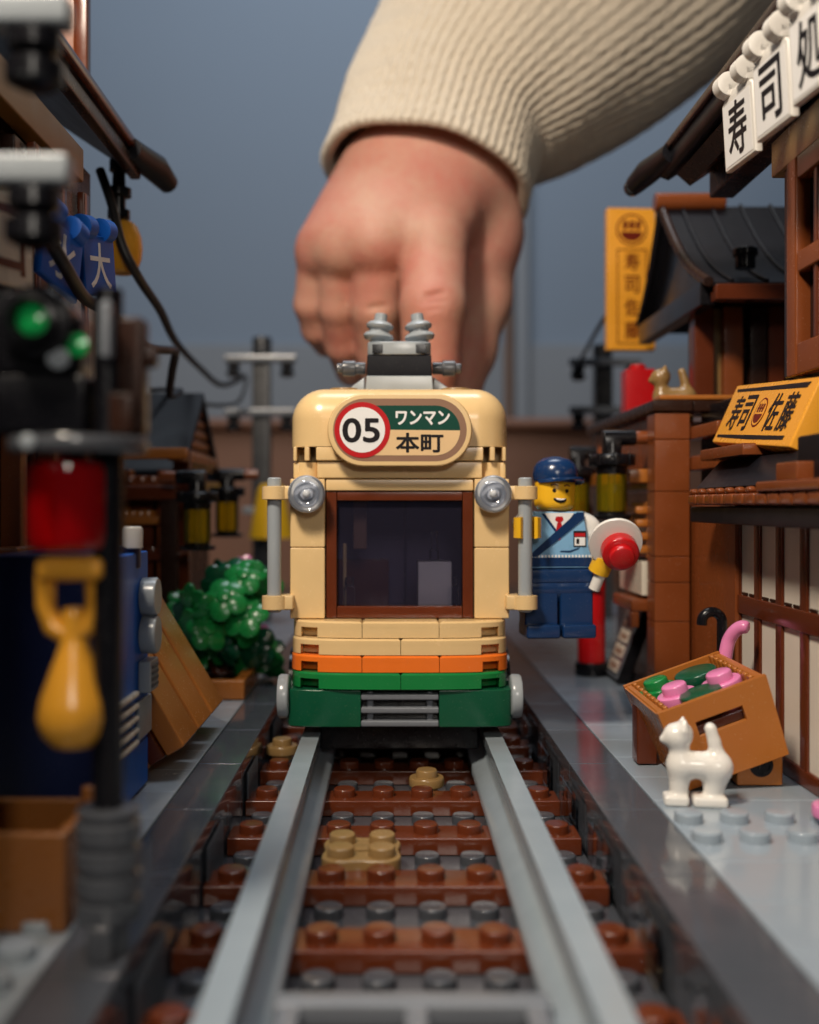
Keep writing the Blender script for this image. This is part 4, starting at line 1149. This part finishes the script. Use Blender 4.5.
# ------------------------------------------------------------------ left side
t = thing('vending_machine', 'blue vending machine with grey round buttons on its street side', 'vending machine', (-7.1, 22.9, 1.5))
g = G(); g.box(-8.32, -6.12, 21.4, 24.7, 1.52, 6.9, .04); bd = g.build('cabinet', 'deep', t)
g = G(); g.box(-6.12, -5.88, 21.45, 24.68, 1.56, 2.6, .03); g.box(-6.12, -5.88, 23.2, 24.68, 2.62, 6.85, .03); g.build('front', 'blue', t)
g = G(); g.box(-6.12, -5.84, 21.45, 23.18, 2.62, 6.85, .03); g.build('door', 'blue', t)
for zc_ in (5.85, 5.0):
    g = G(); g.lathe([(.3, 0), (.42, .02), (.43, .32), (.40, .36), (0, .36)], frame((-5.88, 24.1, zc_), (0, 1, 0), (0, 0, 1)), 26); g.build('button', 'grey', t)
g = G(); g.box(-5.88, -5.6, 23.7, 24.5, 3.75, 4.45, .03); cs = g.build('coin_box', 'grey', t)
g = G()
for k in range(4): g.box(-5.6, -5.57, 23.8, 24.4, 3.85 + k * .14, 3.93 + k * .14, .01)
g.build('slot', 'dgrey', cs)
g = G(); g.box(-5.88, -5.77, 23.4, 24.6, 2.75, 3.6, .03); g.build('tray', 'grey', t)
g = G()
for k in range(5): g.box(-5.84, -5.7, 21.6, 23.1, 2.75 + k * .26, 2.87 + k * .26, .03)
g.build('grille', 'ivory', t)
g = G(); g.lathe([(.2, 0), (.22, .02), (.22, .42), (.18, .48), (0, .48)], Tr((-5.97, 23.6, 6.95)), 20); g.build('white_cap', 'white', t)
g = G(); g.cyl(.3, .5, Tr((-6.12, 23.7, 6.5)), 18); g.build('top_stud', 'deep', t)
# leaning bench board
t = thing('slatted_bench', 'golden brown slatted bench board leaning beside the vending machine', 'bench', (-6.2, 28, 1.5))
TL_ = frame((-5.55, 25.0, 2.0), (0, 1, 0), (-2.12, 0, 3.55))
for k in range(3):
    g = G(TL_); g.box(k * 2.05 + .14, k * 2.05 + 1.93, 0, 4.15, -.0, .5, .05); g.build('slat', 'nougat', t)
g = G(TL_); g.box(.02, 6.1, .02, 4.15, -.4, -.005, .04); g.build('backing', 'brown', t)
g = G(TL_); g.box(0, 6.1, .0, 1.3, -.95, -.41, .04); g.build('foot_beam', 'nougat', t)
# planter, bush
t = thing('bush', 'green leafy toy bush with pink flowers between the tram and the left shops', 'bush', (-6.5, 38, 1.5))
def flower(g, T, r, n=5):
    for k in range(n):
        a = 2 * PI * k / n
        g.lathe([(.0, -.08), (.36 * r, -.07), (.43 * r, 0), (.36 * r, .07), (0, .09)], T @ Tr((.56 * r * math.cos(a), .56 * r * math.sin(a), .0)) @ Rz(math.degrees(a)) @ Ry(18), 12)
    g.lathe([(.33 * r, -.05), (.30 * r, .17), (.24 * r, .22), (0, .22)], T, 12)
def rnd_rot(): return Rz(random.uniform(0, 360)) @ Rx(random.uniform(30, 115)) @ Rz(random.uniform(0, 90))
for nm, mat, cnt, spread in (('leaves', 'leaf', 34, 1.0), ('dark_leaves', 'dgreen', 40, .92)):
    g = G()
    for i in range(cnt):
        px_ = random.uniform(182, 270); py_ = random.uniform(575, 668)
        if px_ < 215 and py_ < 600: py_ += 30
        yy = random.uniform(36, 40) + (1 if mat == 'dgreen' else 0)
        q = at(px_, py_, yy)
        if q.z < 1.9: q.z = 1.9
        face_cam = Rx(90 + random.uniform(-40, 40)) @ Rz(random.uniform(0, 72))
        flower(g, Tr(q) @ Rz(random.uniform(-50, 50)) @ face_cam, random.uniform(.62, .9))
    g.build(nm, mat, t)
g = G()
for (a, b_) in ((240, 600), (214, 610), (200, 640), (258, 640)):
    q = at(a, b_, 38.5); g.tube([(-6.3, 38.5, 1.6), tuple(q)], [.22, .12], 8)
g.build('stems', 'brown', t)
for (a, b_) in ((245, 566), (252, 600), (258, 578), (262, 636)):
    g = G(); flower(g, Tr(at(a, b_, 39.5)) @ Rx(90), .45); g.build('flower', 'pink', t)
g = G()
for i in range(7): q = at(random.uniform(180, 220), random.uniform(595, 625), 37.6); g.box(q.x - .3, q.x + .3, q.y - .3, q.y + .3, q.z - .2, q.z + .2, .05, None)
tag(g.build('brown_bits', 'red_brown', t), kind='stuff')
t = thing('planter', 'golden brown low planter box in front of the green bush', 'planter', (-6.3, 36, 1.5))
g = G(); g.box(-7.6, -5.1, 35.2, 35.6, 1.52, 2.15, .04); g.box(-7.6, -7.2, 35.62, 39, 1.52, 2.15); g.box(-5.5, -5.1, 35.62, 39, 1.52, 2.15); g.build('box', 'nougat', t)
g = G(); g.box(-7.2, -5.5, 35.6, 39, 1.52, 1.9); g.build('soil', 'dark_brown', t)
# hut with a black roof
t = t_hut = thing('hut', 'brown hut with a black gabled roof behind the vending machine', 'hut', (-10.5, 45, 1.5))
g = G(); g.box(-13, -8.6, 42, 49, 1.52, 9.0, .04); g.build('wall', 'dark_brown', t)
Yr, Ye, Zr, Ze = 45.4, 41.0, 12.63, 9.3
for s, ye in ((1, Ye), (-1, 2 * Yr - Ye)):
    g = G(); pl = [(ye, Ze), (Yr, Zr), (Yr, Zr - .35), (ye, Ze - .35)]
    if s < 0: pl = pl[::-1]
    g.prism(pl[::-1], frame((-13.5, 0, 0), (0, 1, 0), (0, 0, 1)), 5.3, .03); g.build('roof_slope', 'slate', t)
g = G()
for k in range(6):
    zz = 9.35 + k * .45; hw = (Zr - zz) / (Zr - Ze) * (Yr - Ye) - .7
    if hw > .2: g.box(-8.62, -8.35, Yr - hw, Yr + hw, zz, zz + .34, .05)
g.build('gable_boards', 'nougat', t)
g = G(); g.box(-13.4, -8.2, 40.7, 41.1, 8.72, 8.95, .03); g.box(-8.5, -8.2, 41.1, 49.8, 8.72, 8.95, .03); g.build('eave_board', 'brown', t)
g = G(); g.box(-13.4, -7.6, 38.4, 38.9, 9.55, 9.95, .05); g.box(-8.4, -7.9, 38.9, 47, 9.5, 9.9, .05); g.build('lantern_beam', 'nougat', t)
g = G(); g.box(-13, -8.2, 39.2, 40.2, 8.1, 8.6, .04); g.cyl(.5, .45, Tr((-10.3, 38.9, 8.75)), 20); g.build('lower_beam', 'brown', t)
for x in (-11.6, -8.45): 
    g = G(); g.box(x - .3, x + .3, 39.3, 39.9, 1.52, 8.1, .04); g.build('post', 'dark_brown', t)
lantern((-7.2, 38.3, 6.28), 'yellow glass lantern hanging from the hut, the nearer of the two at left', -1)
lt2 = dup(l0, (0, 0, 0), 'yellow glass lantern over the bush, the farther of the two at left')
lt2.location = (-7.16, 45, 6.55)
for px_, py0, py1, wd, mat in ((108, 440, 560, .5, 'red_brown'), (124, 470, 560, .35, 'nougat'), (142, 478, 600, .45, 'brown'), (166, 470, 570, .3, 'red_brown'), (182, 450, 600, .3, 'brown')):
    q0 = at(px_, py0, 40.6); q1 = at(px_, py1, 40.6)
    g = G(); g.box(q0.x - wd, q0.x + wd, 40.4, 40.9, 1.52, q0.z, .04); g.build('porch_post', mat, t_hut)
for py_, x0_, x1_, mat in ((486, 98, 176, 'red_brown'), (520, 100, 160, 'nougat'), (556, 104, 190, 'brown')):
    q0 = at(x0_, py_, 40.2); q1 = at(x1_, py_, 40.2)
    g = G(); g.box(q0.x, q1.x, 39.9, 40.35, q0.z - .16, q0.z + .16, .04)
    for k in range(6): g.stud(q0.x + .4 + k * (q1.x - q0.x - .8) / 5, 40.12, q0.z + .16, 12)
    g.build('porch_rail', mat, t_hut)
# left shop
ls = thing('left_shop', 'dark brown toy shop with a tiled roof along the left edge', 'shop', (-9.5, 28, 1.5))
g = G(); g.box(-16, -9.1, 24.2, 31.5, 1.52, 17.6, .04); g.box(-16, -12.5, -3, 24.2, 1.52, 20.5, .04); wl = g.build('wall', 'dark_brown', ls)  # second box: unseen near stretch, added to block light from the foreground
for z0, z1 in ((10.35, 10.8), (6.6, 7.0)):
    g = G(); g.box(-16, -8.3, 23, 23.7, z0, z1, .04); g.box(-8.95, -8.3, 23.72, 30.2, z0, z1, .04); g.build('beam', 'red_brown', ls)
for x, mat in ((-8.55, 'red_brown'), (-9.35, 'oak'), (-10.4, 'red_brown')):
    g = G(); g.box(x - .22, x + .22, 23.3, 23.75, 1.52, 10.33, .03); g.build('post', mat, ls)
for y in (26.2, 28.8):
    g = G(); g.box(-8.85, -8.45, y - .25, y + .25, 1.52, 10.33, .03); g.build('post', 'red_brown', ls)
g = G(); g.box(-9.09, -9.0, 24.3, 29.8, 7.1, 10.2, 0); g.build('pane', 'pane_dark', ls, flat=True)
g = G()
for k in range(5): g.box(-9.0, -8.85, 24.8 + k * 1.0, 25.0 + k * 1.0, 7.05, 10.3, .02)
g.build('window_bars', 'brown', ls)
g = G(); g.box(-9.0, -8.5, 20.5, 28.7, 16.5, 17.4, .04); g.build('gold_beam', 'oak', ls)
g = G(); g.box(-9.05, -8.7, 24, 29.5, 12.6, 16.2, .03); g.build('upper_boards', 'dark_brown', ls)
for y in (25, 27, 29):
    g = G(); g.box(-8.72, -8.5, y - .2, y + .2, 11, 16.3, .03); g.build('upper_post', 'brown', ls)
g = G(); g.box(-8.72, -8.6, 28.2, 30.8, 11.2, 13.6, .02); g.build('paper_window', 'cream', ls)
rf = G(); rf.prism([(-8.3, 19.0), (-14.5, 23.0), (-14.5, 22.5), (-8.45, 18.45)], frame((0, 34.6, 0), (1, 0, 0), (0, 0, 1)), 38, .05); rf = rf.build('roof', 'slate', ls)  # lengthened out of view towards the camera to shade the foreground
g = G(); g.box(-8.5, -8.15, -3, 34.4, 18.9, 19.2, .05); g.build('eave_board', 'brown', rf)
g = G(); g.box(-8.65, -8.3, -3, 34.4, 18.3, 18.75, .05); g.build('under_board', 'dark_brown', rf)
g = G(); g.tube([(-8.3, 33.0, 18.85), (-8.2, 34.2, 18.9), (-8.0, 35.1, 18.9), (-7.75, 36.0, 18.65)], [.34, .42, .46, .34], 18); g.build('eave_end', 'slate', rf)
t = thing('orange_panel', 'bright orange upright board behind the grey crossarms at the top left', 'board', (-9.6, 29, 16))
g = G(); g.box(-11.4, -9.6, 31.6, 32.0, 20.4, 24, .05); g.build('board', 'red_brown', t)
g = G(); g.box(-9.58, -9.2, 31.5, 31.9, 19.9, 24, .04); g.build('edge', 'brown', t)
# lantern ball and flags on the left
q = at(122, 248, 34.5)
t = thing('paper_lantern', 'yellow ball lantern hanging from a black bracket under the left eave', 'lantern', (q.x, 34.5, q.z - .8))
g = G(); g.lathe([(.2, -.85), (.35, -.83), (.5, -.68), (.62, -.35), (.65, 0), (.62, .35), (.5, .68), (.35, .83), (.2, .85)], Tr(q), 28); g.build('ball', 'gold', t)
g = G(); g.lathe([(.2, 0), (.36, .05), (.36, .3), (.22, .35), (.22, .7), (.4, .75), (.4, 1.0), (.22, 1.05), (.2, 1.5), (.3, 1.55), (.3, 1.9), (.15, 2.1)], Tr((q.x - .1, 34.5, q.z + .9)), 18); g.build('bracket', 'black', t)
def left_flag(y, z, roll, mat, ink, lab, ch, wdt=1.95, x=-7.75, hgt=1.75):
    t = thing('shop_flag', lab, 'flag', (x, y, z - hgt / 2), 'hanging flags on the left shop')
    TN = frame((x, y, z), (.18, 1, 0), (0, 0, 1)) @ Rz(roll)
    hw, hh = wdt / 2, hgt / 2
    g = G(TN); g.prism(rect(-hw, hw, -hh, hh), Tr((0, 0, -.1)), .2, .04); fl = g.build('flag', mat, t)
    TP_ = TN @ Matrix.Rotation(PI, 4, 'Y')
    for k in (-.55, .55):
        g = G(TN); g.lathe([(.2, -.25), (.3, -.22), (.3, .22), (.2, .25)], frame((k, hh + .16, 0), (0, 1, 0), (0, 0, 1)), 16); g.box(k - .2, k + .2, hh - .1, hh + .2, -.15, .15, .03); g.build('clip', mat, t)
    g = G(TN); g.text(ch, Tr((0, 0, .104)), hw * 1.3, hh * 1.5, .008, .01); g.build('lettering', ink, fl, flat=True)
left_flag(24.1, 13.45, -12, 'blue', 'ink_white', 'blue flag with white brush writing, the one nearer the grey crossarm', '氷', 1.8, -7.75, 1.45)
left_flag(27.2, 13.95, 9, 'blue', 'ink_white', 'blue flag with white brush writing beside the yellow ball lantern', '大', 1.8, -7.75, 1.5)
left_flag(20.6, 13.0, 4, 'ivory', 'brown', 'pale flag with brown marks cut by the left photo edge', 'ロ')

# utility poles and wires
def pole(x, y, label, top, a1, a2, far):
    t = thing('utility_pole', label, 'utility pole', (x, y, 1.5), 'grey utility poles')
    g = G(); g.box(x - .5, x + .5, y - .5, y + .5, 1.5, top - 1.0, .06); g.cyl(.55, 1.0, Tr((x, y, top - 1.0)), 20, .06); g.build('mast', 'pole', t)
    for z in (a1, a2):
        g = G(); g.box(x - 2, x + 2, y - .95, y - .52, z, z + .42, .06); ca = g.build('crossarm', 'grey' if not far else 'mid', t)
        for k in (-1.5, 1.5):
            g = G(); g.lathe([(.25, 0), (.36, -.08), (.36, -.3), (.22, -.4), (.4, -.5), (.4, -.75), (.2, -.85)][::-1], Tr((x + k, y - .75, z)), 16); g.build('insulator', 'black', ca)
    return t
lp = pole(-7.62, 61, 'far dark grey utility pole left of the tram with a yellow shade', 17.4, 15.9, 12.9, True)
g = G(); g.box(-8.6, -6.6, 60.0, 60.4, 7.4, 7.8, .05); g.build('lower_arm', 'grey', lp)
g = G(); q = at(271, 505, 59); g.lathe([(1.25, 0), (1.2, .1), (.75, 2.6), (.6, 2.9), (0, 3.0)], Tr((q.x, 59, q.z - 1.8)), 20); g.build('shade', 'yellow', lp)
pole(11.7, 61, 'far grey utility pole between the conductor and the vertical sign', 17.0, 15.7, 13.0, True)
np_ = pole(-6.72, 15.6, 'blurred grey crossarms of a near pole at the top left edge', 15.4, 14.48, 12.3, False)
def wire(pts, lab, r=.15):
    g = G(); g.tube(bezier([at(*q) for q in pts], 10), r, 8); tag(g.build('wire', 'wire'), lab, 'wire')
wire([(100, 170, 34), (112, 205, 33.6), (122, 245, 33.4), (140, 280, 34), (160, 310, 37), (176, 342, 42), (200, 368, 50), (222, 385, 56), (245, 376, 59.6)], 'black wire looping from the left eave past the yellow ball to the far pole')
wire([(50, 240, 23), (66, 268, 23.5), (85, 298, 25), (108, 312, 28), (132, 335, 31), (148, 348, 33), (166, 350, 35), (175, 352, 37), (172, 372, 38.5), (170, 395, 40.5), (180, 391, 43)], 'thin black wire dropping from the blue flags to the hut roof')
wire([(150, 390, 44), (176, 390, 46), (186, 398, 48), (212, 405, 54), (238, 402, 58), (247, 380, 59.8)], 'thin black wire from the hut roof up to the far pole', .1)
wire([(572, 375, 58), (585, 352, 56), (600, 325, 50), (606, 316, 46.5)], 'black wire rising from the far right pole to the vertical sign', .1)

# near street lamp with a red lantern
X0, Y0 = -4.38, 15.5
t = thing('street_lamp', 'blurred black street lamp with green signal, red lantern and gold pendant', 'street lamp', (X0, Y0, 1.5))
g = G()
pf = [(.30, 0), (.30, .42), (.44, .46)]
for k in range(4): pf += [(.47, .50 + k * .37), (.47, .74 + k * .37), (.40, .78 + k * .37), (.40, .84 + k * .37)]
pf += [(.45, 2.0), (.42, 2.06), (.2, 2.06)]
g.lathe(pf, Tr((X0, Y0, 1.5)), 30); g.box(X0 - .18, X0 + .18, Y0 - .55, Y0 - .2, 1.5, 2.0, .04); g.build('base', 'dgrey', t)
g = G(); g.tube([(X0, Y0, 3.5), (X0, Y0, 11.0)], .215, 16); g.build('post', 'black', t)
g = G(); g.cyl(.52, .9, FRONT(-5.25, Y0 + .3, 10.45), 28, .08); g.box(-6.1, -5.5, Y0 - .2, Y0 + .4, 9.76, 10.95, .06); g.box(-6.2, -4.6, Y0 - .4, Y0 + .4, 8.9, 9.75, .06); g.box(-5.9, -4.7, Y0 - .3, Y0 + .35, 9.76, 10.6, .05); hd = g.build('signal_head', 'black', t)
g = G(); g.lathe([(.34, 0), (.34, .2), (.28, .22), (.25, .02)], FRONT(-5.25, Y0 - .61, 10.45), 24); g.build('hood', 'black', hd)
g = G(); g.lathe([(.22, 0), (.22, .05), (.15, .09), (0, .1)], FRONT(-5.25, Y0 - .62, 10.45), 24); g.build('green_lens', 'emerald', hd)
g = G(); g.lathe([(.16, 0), (.16, .1), (0, .14)], FRONT(-4.72, Y0 - .3, 10.15), 18); g.build('small_lens', 'emerald', hd)
g = G(); g.cyl(.16, .12, FRONT(-4.95, Y0 - .42, 9.95), 18); g.build('bolt', 'grey', hd)
g = G(); g.box(-4.36, -4.2, Y0 - .55, Y0 - .3, 9.95, 10.75, .04); g.build('hinge', 'mid', hd)
g = G(); g.box(-4.3, -3.85, Y0 - .1, Y0 + .3, 8.9, 10.6, .05); g.box(-4.0, -3.7, Y0, Y0 + .3, 9.9, 10.2, .05); g.build('side_clip', 'dark_brown', hd)
g = G(); g.box(-4.3, -3.95, Y0 - .3, Y0, 8.9, 9.5, .05); g.build('tan_clip', 'dark_brown', hd)
g = G(); g.lathe([(.3, 0), (.95, .02), (.98, .08), (.98, .2), (.95, .24), (.3, .25)], Tr((-4.80, Y0, 8.62)), 32); dk = g.build('canopy', 'dgrey', t)
g = G(); g.cyl(.11, .1, FRONT(-5.2, Y0 - .95, 8.75), 14); g.build('canopy_glint', 'grey', dk)  # pale dot put in as a bright glint on the canopy edge
g = G(); g.lathe([(.45, 0), (.56, .04), (.60, .2), (.60, 1.1), (.56, 1.26), (.45, 1.3), (.41, 1.26), (.41, .05)], Tr((-4.93, Y0, 7.25)), 32); g.build('red_lantern', 'ruby', t)
g = G()
TG = Tr((-4.87, Y0, 0))
g.box(-.48, .48, -.3, .3, 6.82, 7.16, .08, TG)
for s in (-1, 1): g.tube([(-4.92 + s * .36, Y0, 6.9), (-4.92 + s * .36, Y0, 6.45), (-4.92 + s * .26, Y0, 6.15), (-4.92, Y0, 6.0)], [.15, .14, .15, .16], 12)
g.lathe([(.1, 4.40), (.30, 4.44), (.46, 4.62), (.52, 4.85), (.48, 5.1), (.32, 5.55), (.21, 5.85), (.18, 6.05), (.2, 6.3), (.15, 6.42), (0, 6.44)], TG, 28)
g.build('pendant', 'gold', t)
g = G(); g.tube([(-4.38, Y0, 8.3), (-4.93, Y0, 8.58)], .12, 10); g.build('bracket', 'black', t)
# crate at the lower left
t = thing('crate', 'blurred orange brown open crate in the lower left corner', 'crate', (-6.3, 16.8, 1.5))
for x0, x1, y0, y1 in ((-7.6, -5.15, 16.0, 16.2), (-7.6, -5.15, 17.85, 18.05), (-5.35, -5.15, 16.2, 17.85), (-7.6, -7.4, 16.2, 17.85)):
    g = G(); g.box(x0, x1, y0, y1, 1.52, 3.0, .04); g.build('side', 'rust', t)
g = G(); g.box(-7.4, -5.35, 16.2, 17.85, 1.6, 1.9, .02); g.build('bottom', 'brown', t)
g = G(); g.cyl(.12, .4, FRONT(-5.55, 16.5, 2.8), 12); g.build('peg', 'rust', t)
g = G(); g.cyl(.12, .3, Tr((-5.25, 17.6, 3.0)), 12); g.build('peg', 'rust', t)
